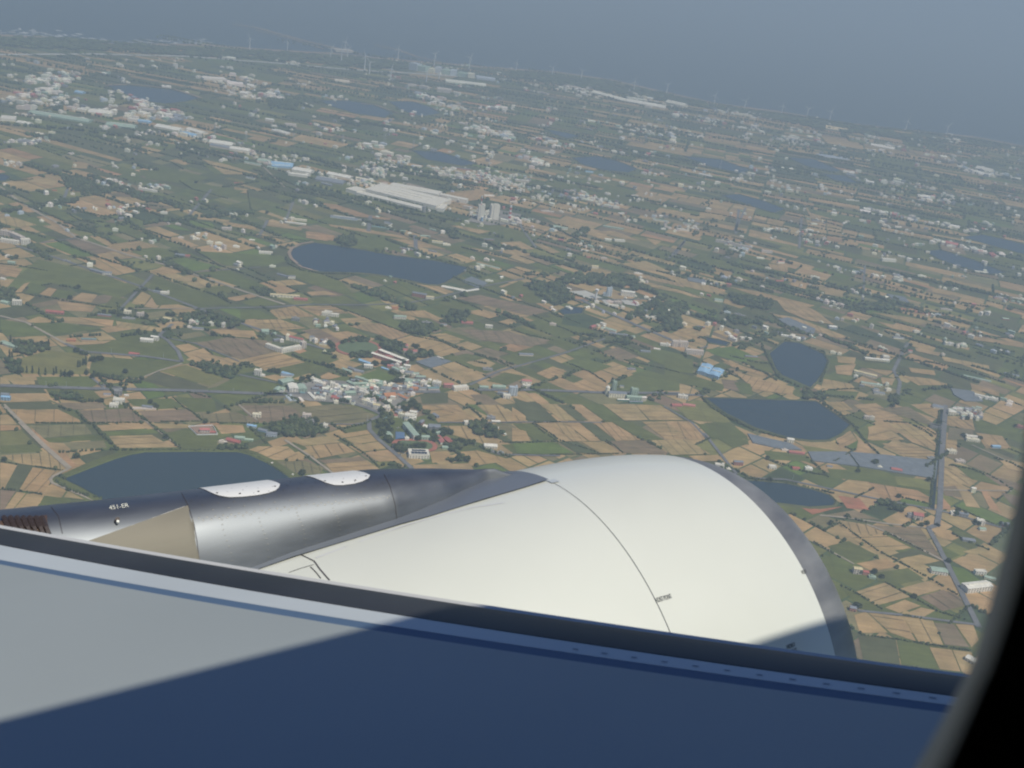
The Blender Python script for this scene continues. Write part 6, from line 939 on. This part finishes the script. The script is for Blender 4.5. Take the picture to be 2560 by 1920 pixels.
# --- nacelle
CEN=AC@np.array([.228,-2.222,-7.775])
prof=[(-4.6,.95),(-4.0,1.12),(-3.3,1.29),(-2.6,1.43),(-1.9,1.53),(-1.2,1.59),(-.6,1.612),(0,1.6115),(.4,1.612),(.8,1.597),(1.1,1.568),(1.322,1.533),(1.45,1.502),(1.56,1.463),(1.64,1.42),(1.69,1.375),(1.705,1.33),(1.68,1.285),(1.6,1.25),(1.45,1.225),(1.1,1.22),(.5,1.24),(.1,1.25)]
pS=np.array([p[0] for p in prof]);pR=np.array([p[1] for p in prof])
def rad(s): return float(np.interp(s,pS[:17],pR[:17]))
def npt(s,th,off=0.0):
    r=rad(s)+off; return np.array([CEN[0]+s,CEN[1]-r*math.sin(th),CEN[2]+r*math.cos(th)])   # th>0 leans inboard
def smoothprof(i0,i1,sub=4):
    t=np.arange(i0,i1+1); tt=np.linspace(i0,i1,(i1-i0)*sub+1)
    def cr(A):
        out=[]
        for x in tt:
            k=min(int(x),i1-1); f=x-k; p=[A[max(i0,min(i1,k+j))] for j in (-1,0,1,2)]
            out.append(.5*((2*p[1])+(-p[0]+p[2])*f+(2*p[0]-5*p[1]+4*p[2]-p[3])*f*f+(-p[0]+3*p[1]-3*p[2]+p[3])*f**3))
        return out
    return list(zip(cr(pS),cr(pR)))
def revolve(name,pr,mat,parent=None,n=128):
    vs=[];fs=[]
    for s,r in pr: vs+=[(CEN[0]+s,CEN[1]-r*math.sin(2*math.pi*k/n),CEN[2]+r*math.cos(2*math.pi*k/n)) for k in range(n)]
    for i in range(len(pr)-1): fs+=[(i*n+k,(i+1)*n+k,(i+1)*n+(k+1)%n,i*n+(k+1)%n) for k in range(n)]
    return acmesh(name,vs,fs,mat,parent)
pr=smoothprof(0,11); cowl=revolve('engine_cowling',pr,P_white)
lip=revolve('intake_lip',[(1.322,1.5320)]+[(s+.003,r-.0015) for s,r in smoothprof(11,19)],P_lip,cowl)
revolve('intake_duct',[(1.45,1.2235),(1.1,1.218),(.5,1.24),(.1,1.25),(.1,.02)],P_dk,cowl)
def ray_nac(u,v):
    d=acray(u,v); lo=None
    for t in np.linspace(4,12,4000):
        P=d*t; s=P[0]-CEN[0]; q=math.hypot(P[1]-CEN[1],P[2]-CEN[2])
        if -4.6<s<1.7 and q<rad(s): return s,math.atan2(-(P[1]-CEN[1]),P[2]-CEN[2]),P
    return None
def strip_on(name,pts,w,mat,parent,off=.004):
    """thin line lying on the cowl through (s,theta) points"""
    vs=[];fs=[]
    P=[npt(s,t,off) for s,t in pts]
    for i,p in enumerate(P):
        d=P[min(i+1,len(P)-1)]-P[max(i-1,0)]; n_=p-np.array([p[0],CEN[1],CEN[2]]); c=np.cross(d,n_); c/=np.linalg.norm(c); vs+=[p+c*w/2,p-c*w/2]
    for i in range(len(P)-1): fs.append((2*i,2*i+1,2*i+3,2*i+2))
    return acmesh(name,vs,fs,mat,parent)
strip_on('panel_seam',[(0,t) for t in np.linspace(.2,2.4,70)],.0034,P_seam,cowl)
a=ray_nac(720,1452); b_=ray_nac(820,1430)
B=[ray_nac(*p) for p in ((1371,1203),(1300,1224),(1200,1254),(1097,1285),(993,1316),(900,1344),(800,1374),(700,1404),(650,1419))]
print('junction',[None if q is None else (round(q[0],2),round(q[1],2)) for q in B])
# --- pylon
CY_=CEN[1]
def toplane(u,v,y): d=acray(u,v); return d*(y/d[1])
tops=[toplane(u,v,CY_) for u,v in ((-500,1325),(-200,1300),(0,1277),(249,1253),(497,1225),(746,1196),(945,1175),(1094,1172),(1187,1174),(1235,1171),(1275,1166))]
tx=[p[0] for p in tops]; tz=[p[2] for p in tops]; tz[-1]=CEN[2]+rad(tx[-1]-CEN[0])+.015; tx.append(tx[-1]+.2); tz.append(CEN[2]+rad(-.1)-.02)
lo=[ray_nac(*p) for p in ((993,1302),(1050,1280),(1120,1250),(1190,1217),(1215,1204),(1240,1192),(1262,1182))]
lo=[q for q in lo if q]
lx=[CEN[0]+q[0] for q in lo]; lx.append(lx[-1]+.12); lw=[rad(q[0])*math.sin(max(.01,q[1])) for q in lo]+[.01]
print('tops',[(round(a,2),round(b,2)) for a,b in zip(tx,tz)],'low',[(round(a,2),round(b,3)) for a,b in zip(lx,lw)])
W0=1.6*math.sin(.243)
def pw(x): return float(np.interp(x,[lx[0]-2.5]+[lx[0]]+lx[1:],[W0]+[min(W0,lw[0])]+lw[1:]))
def pzt(x): return float(np.interp(x,tx,tz))
def pz0(x):
    s=x-CEN[0]
    if s<-4.5: return CEN[2]+.7
    r=rad(s); w=pw(x); return CEN[2]+math.sqrt(max(.01,r*r-w*w))-.012
NE=2.7
def ppt(x,ph,off=0.0):
    w=pw(x)+off; z0=pz0(x); h=max(.02,pzt(x)-z0)+off; c,s=math.cos(ph),math.sin(ph)
    return np.array([x,CY_-math.copysign(abs(c)**(2/NE),c)*w,z0+abs(s)**(2/NE)*h if s>=0 else z0+s*1.2])
xs_=list(np.linspace(tx[0],lx[0],40))+list(np.linspace(lx[0],lx[-1],30))[1:]
phs=[-.6,-.3]+list(np.linspace(0,math.pi,41))+[math.pi+.3,math.pi+.6]
def psec(x,ph):
    if ph<0: p=ppt(x,0); return p+np.array([0,0,ph*.8])
    if ph>math.pi: p=ppt(x,math.pi); return p+np.array([0,0,-(ph-math.pi)*.8])
    return ppt(x,ph)
vs=[psec(x,p) for x in xs_ for p in phs]; k=len(phs)
fs=[(i*k+j,i*k+j+1,(i+1)*k+j+1,(i+1)*k+j) for i in range(len(xs_)-1) for j in range(k-1)]
pyl=acmesh('engine_pylon',vs,fs,P_metal)
def ray_pyl(u,v):
    d=acray(u,v); 
    for t in np.linspace(4.,11,5000):
        P=d*t; x=P[0]
        if not(xs_[0]<x<xs_[-1]): continue
        w=pw(x);z0=pz0(x);h=max(.02,pzt(x)-z0); a_=(CY_-P[1])/w; b2=(P[2]-z0)/h
        if abs(a_)<1 and b2<=0 and b2>-1.5/h: return x,b2,P
        if b2>0 and abs(a_)**NE+b2**NE<1: return x,math.atan2(b2**(NE/2),math.copysign(abs(a_)**(NE/2),a_)),P
    return None
# dark fairing wrapped on the cowl along the pylon foot
fa=[(-4.4,.27),(-2.1,.268),(-1.5,.268),(-1.0,.262),(-.6,.235),(-.26,.205),(0.0,.172)]
ss=np.linspace(-4.4,0,45); ths=np.linspace(-1,1,25)
vs=[npt(s,t*np.interp(s,[a_[0] for a_ in fa],[a_[1] for a_ in fa]),.012) for s in ss for t in ths]
acmesh('pylon_fairing',vs,[(i*25+j,i*25+j+1,(i+1)*25+j+1,(i+1)*25+j) for i in range(44) for j in range(24)],P_fair,cowl)
def actube(name,pts,r,mat,parent):
    mb=MB()
    for p,q in zip(pts,pts[1:]): mb.tube(tuple(p-ROOT),tuple(q-ROOT),r,5)
    return meshobj(name,mb.v,mb.f,mat,parent)
def onp(u,v,off=.004):
    q=ray_pyl(u,v)
    if q is None: return None
    x,ph,P=q
    return ppt(x,ph,off) if ph>=0 else P+np.array([0,-off,0])
def line_on(name,pts,r,mat,parent=None,n=14):
    P=[]
    for (a_,b2) in zip(pts,pts[1:]):
        for i in range(n):
            f=i/n; q=onp(a_[0]+(b2[0]-a_[0])*f,a_[1]+(b2[1]-a_[1])*f,.001)
            if q is not None: P.append(q)
    return actube(name,P,r,mat,parent or pyl)
line_on('panel_seam',[(454,1233),(470,1263),(485,1310),(492,1350),(498,1402)],.0022,P_seam)
line_on('panel_seam',[(960,1186),(975,1216),(988,1262),(992,1298)],.0022,P_seam)
line_on('panel_seam',[(128,1268),(146,1290),(157,1338)],.002,P_seam)
line_on('panel_edge',[(229,1351),(350,1308),(470,1264)],.004,P_rimw)
# dull alloy side panel
def drape(name,rows,mat,parent,off=.005):
    """rows of image-free surveyed points already on the pylon skin"""
    vs=[p for r in rows for p in r]; n=len(rows[0]); return acmesh(name,vs,[(i*n+j,(i+1)*n+j,(i+1)*n+j+1,i*n+j+1) for i in range(len(rows)-1) for j in range(n-1)],mat,parent)
rows=[]
for f in np.linspace(0,1,26):
    u=150+f*(497-150); vt=np.interp(u,[150,229,470,497],[1378,1351,1265,1395 if u>490 else 1265]); r=[]
    if u>470: vt=np.interp(u,[470,485,497],[1265,1310,1395])
    for g_ in np.linspace(0,1,12):
        q=onp(u,vt+(1500-vt)*g_,.006); r.append(q if q is not None else r[-1])
    rows.append(r)
drape('alloy_side_panel',rows,P_sand,pyl)
# white access doors over the ridge
def door(xl,xr,low,name='access_panel'):
    xs2=[];ph2=[]
    for u,v in low:
        q=ray_pyl(u,v)
        if q: xs2.append(q[0]);ph2.append(q[1])
    o_=np.argsort(xs2); xs2=np.array(xs2)[o_];ph2=np.array(ph2)[o_]; print('door',xs2.round(2),ph2.round(2))
    X=np.linspace(xs2[0],xs2[-1],36); rows=[]
    for x in X:
        p0=np.interp(x,xs2,ph2); p1=math.pi-p0; rows.append([ppt(x,p0+(p1-p0)*t,.0035) for t in np.linspace(0,1,16)])
    o=drape(name,rows,P_door,pyl)
    mb=MB()
    for f in (.08,.36,.62,.9):
        x=X[0]+(X[-1]-X[0])*f; p0=np.interp(x,xs2,ph2)+.1; c=ppt(x,p0,.0055)-ROOT; ax_=ppt(x+.05,p0,.0055)-ROOT-c; bx=ppt(x,p0+.05,.0055)-ROOT-c; ax_/=np.linalg.norm(ax_);bx/=np.linalg.norm(bx)
        mb.add([tuple(c+.007*(ax_*math.cos(t)+bx*math.sin(t))) for t in np.linspace(0,2*math.pi,9)[:-1]],[tuple(range(8))])
    meshobj('fastener',mb.v,mb.f,P_seam,o)
Z4=lambda L_:[(x*.49729,1150+y*.49729) for x,y in L_]
door(0,0,Z4([(1030,150),(1045,158),(1070,170),(1100,181),(1150,190),(1220,187),(1300,178),(1350,168),(1385,155),(1402,140),(1408,124)]))
door(0,0,Z4([(1580,92),(1600,101),(1640,117),(1680,128),(1720,129),(1780,121),(1820,110),(1850,95),(1860,78)]))
# rivets
mb=MB()
def rivet(x,ph,r=.0055):
    c=ppt(x,ph,.003)-ROOT; a_=ppt(x+.03,ph,.003)-ROOT-c; b2=ppt(x,ph+.03,.003)-ROOT-c; a_/=np.linalg.norm(a_);b2/=np.linalg.norm(b2); n_=np.cross(a_,b2)
    if n_@(c+ROOT)>0:n_=-n_
    b=len(mb.v); P=[tuple(c+r*(a_*math.cos(t)+b2*math.sin(t))) for t in np.linspace(0,2*math.pi,7)[:-1]]+[tuple(c+n_*r*.2)]
    mb.add(P,[(i,(i+1)%6,6) for i in range(6)])
rowq=[ray_pyl(u,v) for u,v in Z4([(1000,292),(1200,270),(1400,243),(1600,218),(1800,196),(1940,182)])]
rowq=[q for q in rowq if q]; rx=[q[0] for q in rowq]; rp_=[q[1] for q in rowq]
for x in np.arange(rx[0],rx[-1],.045):
    p=np.interp(x,rx,rp_); rivet(x,p); 
    if random.random()<.8: rivet(x+.02,p-.05)
    m_=math.pi/2
    for kk,f in enumerate((.16,.32,.5,.68,.84)):
        if (int(x/.045)+kk)%2==0 and random.random()<.85: rivet(x,p+(m_-p)*f)
for q in Z4([(1118,300),(1310,290),(1500,262),(1680,240),(1830,215)]):
    qq=ray_pyl(*q)
    if qq:
        z0=pz0(qq[0]); zc=qq[2][2]
        for p in np.linspace(.05,qq[1],9): rivet(qq[0]+.01*math.sin(p*9),p,.004)
for x in np.arange(lx[0]-.02,lx[2],.09):
    for p in (.5,.9,1.2):
        if random.random()<.6: rivet(x,p,.005)
meshobj('rivet_rows',mb.v,mb.f,P_rivet,pyl)
# stained louvres at the far left
st=[]; 
for u in np.linspace(-60,118,14):
    r=[]
    for f in np.linspace(0,1,6):
        q=onp(u,np.interp(u,[0,118],[1305,1290])+f*90,.006); r.append(q)
    if all(q is not None for q in r): st.append(r)
if len(st)>1: lv_=drape('louvre_panel',st,P_burn,pyl)
for u in (18,34,50,66,82,98,112):
    P=[onp(u-8+ f*18,1298+f*42,.012) for f in np.linspace(0,1,6)]; P=[p for p in P if p is not None]
    if len(P)>1: actube('louvre_slot',P,.014,P_dk,pyl)
# drain fitting with its bright cup
def knob(u,v,r,mat,name='drain_fitting'):
    q=onp(u,v,.0)
    if q is None: return
    d=-acray(u,v); d/=np.linalg.norm(d); n_=np.array([0,-.9,.43]); mb=MB(); mb.tube(tuple(q-ROOT-n_*.02),tuple(q-ROOT+n_*.035),r,12); o=meshobj(name,mb.v,mb.f,mat,pyl); return o
knob(291,1303,.012,P_dk); knob(292,1308,.007,P_white,'fitting_cup'); 
# --- writing
def text_on(name,txt,u,v,h,pos,mat,parent,asp=1.0,rot=0,nrm=None,tang=None):
    cu=bpy.data.curves.new(name,'FONT'); cu.body=txt; cu.size=h; cu.align_x='CENTER'; cu.align_y='CENTER'; cu.extrude=.0006
    o=bpy.data.objects.new(name,cu); col.objects.link(o); bpy.context.view_layer.update()
    me=bpy.data.meshes.new_from_object(o); bpy.data.objects.remove(o); bpy.data.curves.remove(cu)
    n_=nrm/np.linalg.norm(nrm); t=tang-n_*(tang@n_); t/=np.linalg.norm(t); b2=np.cross(n_,t)
    P=pos-ROOT
    for vv in me.vertices:
        c=vv.co; w=P+t*c.x*asp+b2*c.y+n_*(c.z+.003); vv.co=w
    me.materials.append(mat); ob=bpy.data.objects.new(name,me); link(ob,parent); return ob
P_ink=paint('stencil_ink',(.06,.07,.08),.7); P_inkw=paint('stencil_white',(.55,.56,.5),.7); P_inkf=paint('faded_ink',(.42,.43,.42),.7)
def cowl_text(txt,u,v,h,mat,asp=1.,tl=0):
    q=ray_nac(u,v)
    if q is None: return
    s,th,P=q; n_=np.array([0,-math.sin(th),math.cos(th)]); t=np.array([1,0,0.])*math.cos(tl)+np.cross(n_,[1,0,0])*math.sin(tl)
    text_on('stencil',txt,u,v,h,npt(s,th,.003),mat,cowl,asp,0,n_,t)
cowl_text('HOIST POINT',1658,1497,.042,P_ink,.5)
cowl_text('HOIST',2009,1431,.038,P_ink,.45)
cowl_text('HOIST\nPOINT',1978,1622,.035,P_ink,.8)
q=onp(297,1269,.004)
if q is not None: text_on('stencil','451-ER',0,0,.037,q,P_inkw,pyl,.95,0,np.array([0,-.75,.66]),np.array([1,0,-.05]))
# forward latch bracket on the cowl shoulder and small seams at lower left
q=ray_nac(1378,1207)
if q: strip_on('latch_plate',[(-.015,.19),(.05,.19)],.06,P_strip,cowl,.006)
sm=[ray_nac(*p) for p in ((748,1386),(785,1404),(800,1425),(820,1448),(824,1452))]
strip_on('panel_seam',[(q[0],q[1]) for q in sm if q],.009,P_seam,cowl)
sm=[ray_nac(*p) for p in ((722,1433),(752,1422),(784,1413))]
strip_on('panel_seam',[(q[0],q[1]) for q in sm if q],.004,P_seam,cowl)
sm=[ray_nac(*p) for p in ((776,1418),(790,1432),(802,1447))]
strip_on('panel_seam',[(q[0],q[1]) for q in sm if q],.006,P_seam,cowl)
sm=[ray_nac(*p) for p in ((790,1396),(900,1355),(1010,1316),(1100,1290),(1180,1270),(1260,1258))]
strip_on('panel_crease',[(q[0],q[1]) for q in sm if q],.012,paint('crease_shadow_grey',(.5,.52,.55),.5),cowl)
# --- wing
sw=R(31); WD=np.array([-math.sin(sw),math.cos(sw),.09*1.0]); WD/=np.linalg.norm(WD)
pr_=acray(2400,1700); WP=pr_*(-1.17/pr_[2]); WN=np.cross(np.array([-1.,0,0]),WD); WN=WN/np.linalg.norm(WN); WN=WN if WN[2]>0 else -WN
BK=np.cross(WD,WN); BK=BK if BK[0]<0 else -BK
def whit(u,v,dz=0.):
    d=acray(u,v); P0=WP+WN*dz; t=(P0@WN)/(d@WN); P=d*t-WP; return P@WD,P@BK
US=[0,640,1280,1900,2350]
EDG={'rim':([1313,1420,1524,1615,1674],-.05),'dk0':([1321,1427,1533,1623,1681],-.02),'dk1':([1364,1474,1584,1682,1730],.0),'st1':([1401,1505,1613,1708,1752],.0),'gp1':([1413,1520,1633,1729,1772],.0)}
FIT={}
for kx,(vv_,dz) in EDG.items():
    ab=[whit(u,v,dz) for u,v in zip(US,vv_)]; FIT[kx]=(np.polyfit([a_ for a_,_ in ab],[b2 for _,b2 in ab],2),dz); print(kx,[(round(a_,2),round(b2,3)) for a_,b2 in ab])
AR=np.linspace(-1.2,9.5,60)
def wedge(kx,a_,db=0,dz=0): c,z0=FIT[kx]; aa=min(max(a_,-.6),5.4); b2=np.polyval(c,aa); return WP+WD*a_+BK*(b2+db)+WN*(z0+dz)
def wloft(name,rowsf,mat,parent,smooth=True):
    rows=[[f(a_) for f in rowsf] for a_ in AR]; n=len(rowsf); vs=[p for r in rows for p in r]
    o=acmesh(name,vs,[(i*n+j,i*n+j+1,(i+1)*n+j+1,(i+1)*n+j) for i in range(len(AR)-1) for j in range(n-1)],mat,parent); autosmooth(o,30); return o
def mixf(k0,k1,f,dz): return lambda a_: wedge(k0,a_)*(1-f)+wedge(k1,a_)*f+WN*dz
wing=wloft('wing',[lambda a_:wedge('gp1',a_,0,-.05),lambda a_:wedge('gp1',a_),lambda a_:wedge('gp1',a_,.004,.001),lambda a_:wedge('gp1',a_,1.0,.03),lambda a_:wedge('gp1',a_,2.4,.02),lambda a_:wedge('gp1',a_,4.5,-.1),lambda a_:wedge('gp1',a_,6.5,-.35),lambda a_:wedge('gp1',a_,6.4,-.45),lambda a_:wedge('gp1',a_,3,-.7),lambda a_:wedge('gp1',a_,.3,-.6),lambda a_:wedge('dk0',a_,.02,-.35)],P_wing,plane)
wloft('slat_gap',[lambda a_:wedge('st1',a_,-.003,-.001),lambda a_:wedge('gp1',a_,.003,-.001)],P_gap,wing)
wloft('slat_strip',[lambda a_:wedge('dk1',a_,-.004,-.02),lambda a_:wedge('dk1',a_),lambda a_:wedge('st1',a_),lambda a_:wedge('st1',a_,.0,-.03)],P_strip,wing)
wloft('leading_edge',[lambda a_:wedge('dk0',a_,.03,-.30),lambda a_:wedge('dk0',a_,-.015,-.12),lambda a_:wedge('dk0',a_,-.012,-.04),lambda a_:wedge('dk0',a_),mixf('dk0','dk1',.15,.004),mixf('dk0','dk1',.35,.006),mixf('dk0','dk1',.6,.006),mixf('dk0','dk1',.85,.003),lambda a_:wedge('dk1',a_,-.005)],P_le,wing)
wloft('slat_edge',[lambda a_:wedge('rim',a_,.01,-.14),lambda a_:wedge('rim',a_,-.012,-.03),lambda a_:wedge('rim',a_),lambda a_:wedge('dk0',a_,-.016,-.045)],P_rimw,wing)
mbs=MB()
for a_ in np.arange(-.4,1.1,.09):
    p=wedge('st1',a_,-.03,.0015)-ROOT; q=wedge('st1',a_+.018,-.03,.0015)-ROOT; mbs.add([tuple(p),tuple(q),tuple(q+BK*.005),tuple(p+BK*.005)],[(0,1,2,3)])
meshobj('rivet_row',mbs.v,mbs.f,P_gap,wing)
(lambda *a:None)('panel_seam',[mixf('dk1','st1',.52,.0012),mixf('dk1','st1',.56,.0012)],P_gap,wing)
# --- fuselage shell with the seat window
RF=2.82
def fy(z): return ROOT[1]+math.sqrt(RF*RF-(z-ROOT[2])**2)
def wall(u,v,dy): 
    d=acray(u,v); t=(fy(0)+dy)/d[1]
    for _ in range(6): t=(fy(d[2]*t)+dy)/d[1]
    return d[0]*t,d[2]*t
outer=[(2287,1920),(2345,1820),(2391,1731),(2429,1655),(2483,1475),(2528,1300),(2560,1120),(2600,700),(2600,300),(2560,-200),(2300,-600),(1400,-800),(0,-800),(-600,-500),(-800,300),(-800,1400),(-600,2100),(0,2350),(1000,2380),(1700,2330),(2050,2190),(2200,2060)]
inner=[(2352,1920),(2415,1780),(2440,1720),(2470,1655),(2530,1475),(2575,1300),(2605,1120),(2660,700),(2660,300),(2620,-250),(2330,-700),(1400,-900),(0,-900),(-700,-560),(-900,300),(-900,1400),(-680,2180),(0,2470),(1000,2500),(1740,2440),(2110,2270),(2265,2100)]
oz=[wall(u,v,0) for u,v in outer]; iz=[wall(u,v,-.13) for u,v in inner]; n=len(outer)
def cr_loop(L_,sub=5):
    out=[];m_=len(L_)
    for i in range(m_):
        p=[np.array(L_[(i+j)%m_]) for j in (-1,0,1,2)]
        for k_ in range(sub):
            f=k_/sub; out.append(.5*((2*p[1])+(-p[0]+p[2])*f+(2*p[0]-5*p[1]+4*p[2]-p[3])*f*f+(-p[0]+3*p[1]-3*p[2]+p[3])*f**3))
    return out
oz=cr_loop(oz);iz=cr_loop(iz);n=len(oz)
c0=np.mean(oz,axis=0); print('window',np.min(oz,axis=0),np.max(oz,axis=0))
X0,X1,Z0,Z1=-.45,.75,-.5,.45
c1=np.mean(iz,axis=0)
def rectpt(p,c0=c0):
    d=np.array(p)-c0; t=min([(X1-c0[0])/d[0] if d[0]>0 else (X0-c0[0])/d[0] if d[0]<0 else 1e9,(Z1-c0[1])/d[1] if d[1]>0 else (Z0-c0[1])/d[1] if d[1]<0 else 1e9]); return c0+d*t
skin=[(p[0],fy(p[1]),p[1]) for p in oz]+[(q[0],fy(q[1]),q[1]) for q in map(rectpt,oz)]
fr=acmesh('window_surround',skin,[(i,(i+1)%n,n+(i+1)%n,n+i) for i in range(n)],P_fus)
ring=[(p[0],fy(p[1]),p[1]) for p in oz]+[(p[0],fy(p[1])-.13,p[1]) for p in iz]
acmesh('window_reveal',ring,[(i,(i+1)%n,n+(i+1)%n,n+i) for i in range(n)],P_rev,fr)
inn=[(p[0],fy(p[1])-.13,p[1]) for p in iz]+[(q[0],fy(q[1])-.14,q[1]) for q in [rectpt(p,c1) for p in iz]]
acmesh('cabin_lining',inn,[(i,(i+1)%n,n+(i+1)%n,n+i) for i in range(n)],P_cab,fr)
gl,nt,b=newmat('window_pane'); nt.nodes.remove(b); tr_=N(nt,'ShaderNodeBsdfTransparent'); tr_.inputs[0].default_value=(.97,.975,.97,1); gs=N(nt,'ShaderNodeBsdfGlossy'); gs.inputs['Roughness'].default_value=.05
mx=N(nt,'ShaderNodeMixShader'); mx.inputs[0].default_value=.02; nt.links.new(tr_.outputs[0],mx.inputs[1]); nt.links.new(gs.outputs[0],mx.inputs[2]); nt.links.new(mx.outputs[0],nt.nodes['Material Output'].inputs[0])
acmesh('window_pane',[(p[0],fy(p[1])-.02,p[1]) for p in oz],[tuple(range(n))],gl,fr,smooth=False)
# tube of the fuselage, leaving out the bay that holds the window surround
A0=math.asin((Z0-ROOT[2])/RF);A1=math.asin((Z1-ROOT[2])/RF)
xsF=[-16,-10,-5,X0,X1,5,10,13]; angs=list(np.linspace(A1,A0+2*math.pi,72)); vs=[];fs=[]
for x in xsF: vs+=[(x,ROOT[1]+RF*math.cos(a_),ROOT[2]+RF*math.sin(a_)) for a_ in angs]
m_=len(angs)
for i in range(len(xsF)-1): fs+=[(i*m_+j,i*m_+j+1,(i+1)*m_+j+1,(i+1)*m_+j) for j in range(m_-1)]
mid=list(np.linspace(A0,A1,10)); b0=len(vs)
for x in xsF: vs+=[(x,ROOT[1]+RF*math.cos(a_),ROOT[2]+RF*math.sin(a_)) for a_ in mid]
for i in range(len(xsF)-1):
    if i==3: continue
    fs+=[(b0+i*10+j,b0+i*10+j+1,b0+(i+1)*10+j+1,b0+(i+1)*10+j) for j in range(9)]
b1=len(vs); vs+=[(-16,ROOT[1],ROOT[2]),(13,ROOT[1],ROOT[2])]
for e,xi in ((b1,0),(b1+1,len(xsF)-1)):
    fs+=[(xi*m_+j,xi*m_+j+1,e) for j in range(m_-1)]+[(b0+xi*10+j,b0+xi*10+j+1,e) for j in range(9)]
acmesh('fuselage',vs,fs,P_fus)
# ------------------------------------------------------------------ light, air, camera
_al=R(37.6)+BANK; Sc=(aU*math.sin(_al)-aL*math.cos(_al))*.9968+aF*.08; Sw=CAMM@Sc; Sw/=np.linalg.norm(Sw)
el=math.asin(Sw[2]); az=math.atan2(Sw[0],Sw[1]); print('sun',Sw,math.degrees(el),math.degrees(az))
li=bpy.data.lights.new('sun','SUN'); li.energy=4.6; li.angle=R(.53); li.color=(1,.925,.79); so=bpy.data.objects.new('sun',li); col.objects.link(so)
so.rotation_euler=Vector(Sw.tolist()).to_track_quat('Z','Y').to_euler()
w=bpy.data.worlds.new('World'); sc.world=w; w.use_nodes=True; nt=w.node_tree; bg=nt.nodes['Background']
sky=nt.nodes.new('ShaderNodeTexSky'); sky.sky_type='NISHITA'; sky.sun_disc=False; sky.sun_elevation=el; sky.sun_rotation=az; sky.altitude=900; sky.dust_density=.2; sky.ozone_density=3.0
tn=nt.nodes.new('ShaderNodeVectorMath'); tn.operation='MULTIPLY'; tn.inputs[1].default_value=(.84,.97,1.28); nt.links.new(sky.outputs[0],tn.inputs[0]); nt.links.new(tn.outputs[0],bg.inputs[0]); bg.inputs[1].default_value=.07
HT=ALT+12
hz=meshobj('haze',[(x,y,z) for z in (-4.5,HT) for x,y in ((-31000,-2500),(31000,-2500),(31000,30000),(-31000,30000))],[(3,2,1,0),(4,5,6,7),(0,1,5,4),(1,2,6,5),(2,3,7,6),(3,0,4,7)])
hm=bpy.data.materials.new('haze_air'); hm.use_nodes=True; nt=hm.node_tree; nt.nodes.clear(); ou=N(nt,'ShaderNodeOutputMaterial'); pv=N(nt,'ShaderNodeVolumePrincipled')
pv.inputs['Color'].default_value=(.472,.59,.695,1); pv.inputs['Density'].default_value=HAZE_D; pv.inputs['Anisotropy'].default_value=.0
nt.links.new(pv.outputs[0],ou.inputs['Volume']); hz.data.materials.append(hm); tag(hz,'thin blue haze over the plain and sea','haze',kind='stuff')
cam=bpy.data.cameras.new('camera'); cam.sensor_width=36; cam.lens=FPX/2560*36; cam.clip_start=.02; cam.clip_end=80000
co=bpy.data.objects.new('camera',cam); col.objects.link(co); m4=np.eye(4); m4[:3,:3]=CAMM; m4[:3,3]=(0,0,ALT); co.matrix_world=Matrix(m4.tolist()); sc.camera=co
cam.dof.use_dof=True; cam.dof.focus_distance=900; cam.dof.aperture_fstop=cam.lens/1000/.005
sc.view_settings.view_transform='Standard'; sc.view_settings.look='None'; sc.view_settings.exposure=EXPO; sc.view_settings.gamma=1
sc.cycles.pixel_filter_type='BLACKMAN_HARRIS'; sc.cycles.filter_width=2.0; sc.cycles.use_denoising=True; sc.cycles.max_bounces=6; sc.cycles.diffuse_bounces=2; sc.cycles.glossy_bounces=3; sc.cycles.volume_bounces=1; sc.cycles.transparent_max_bounces=8
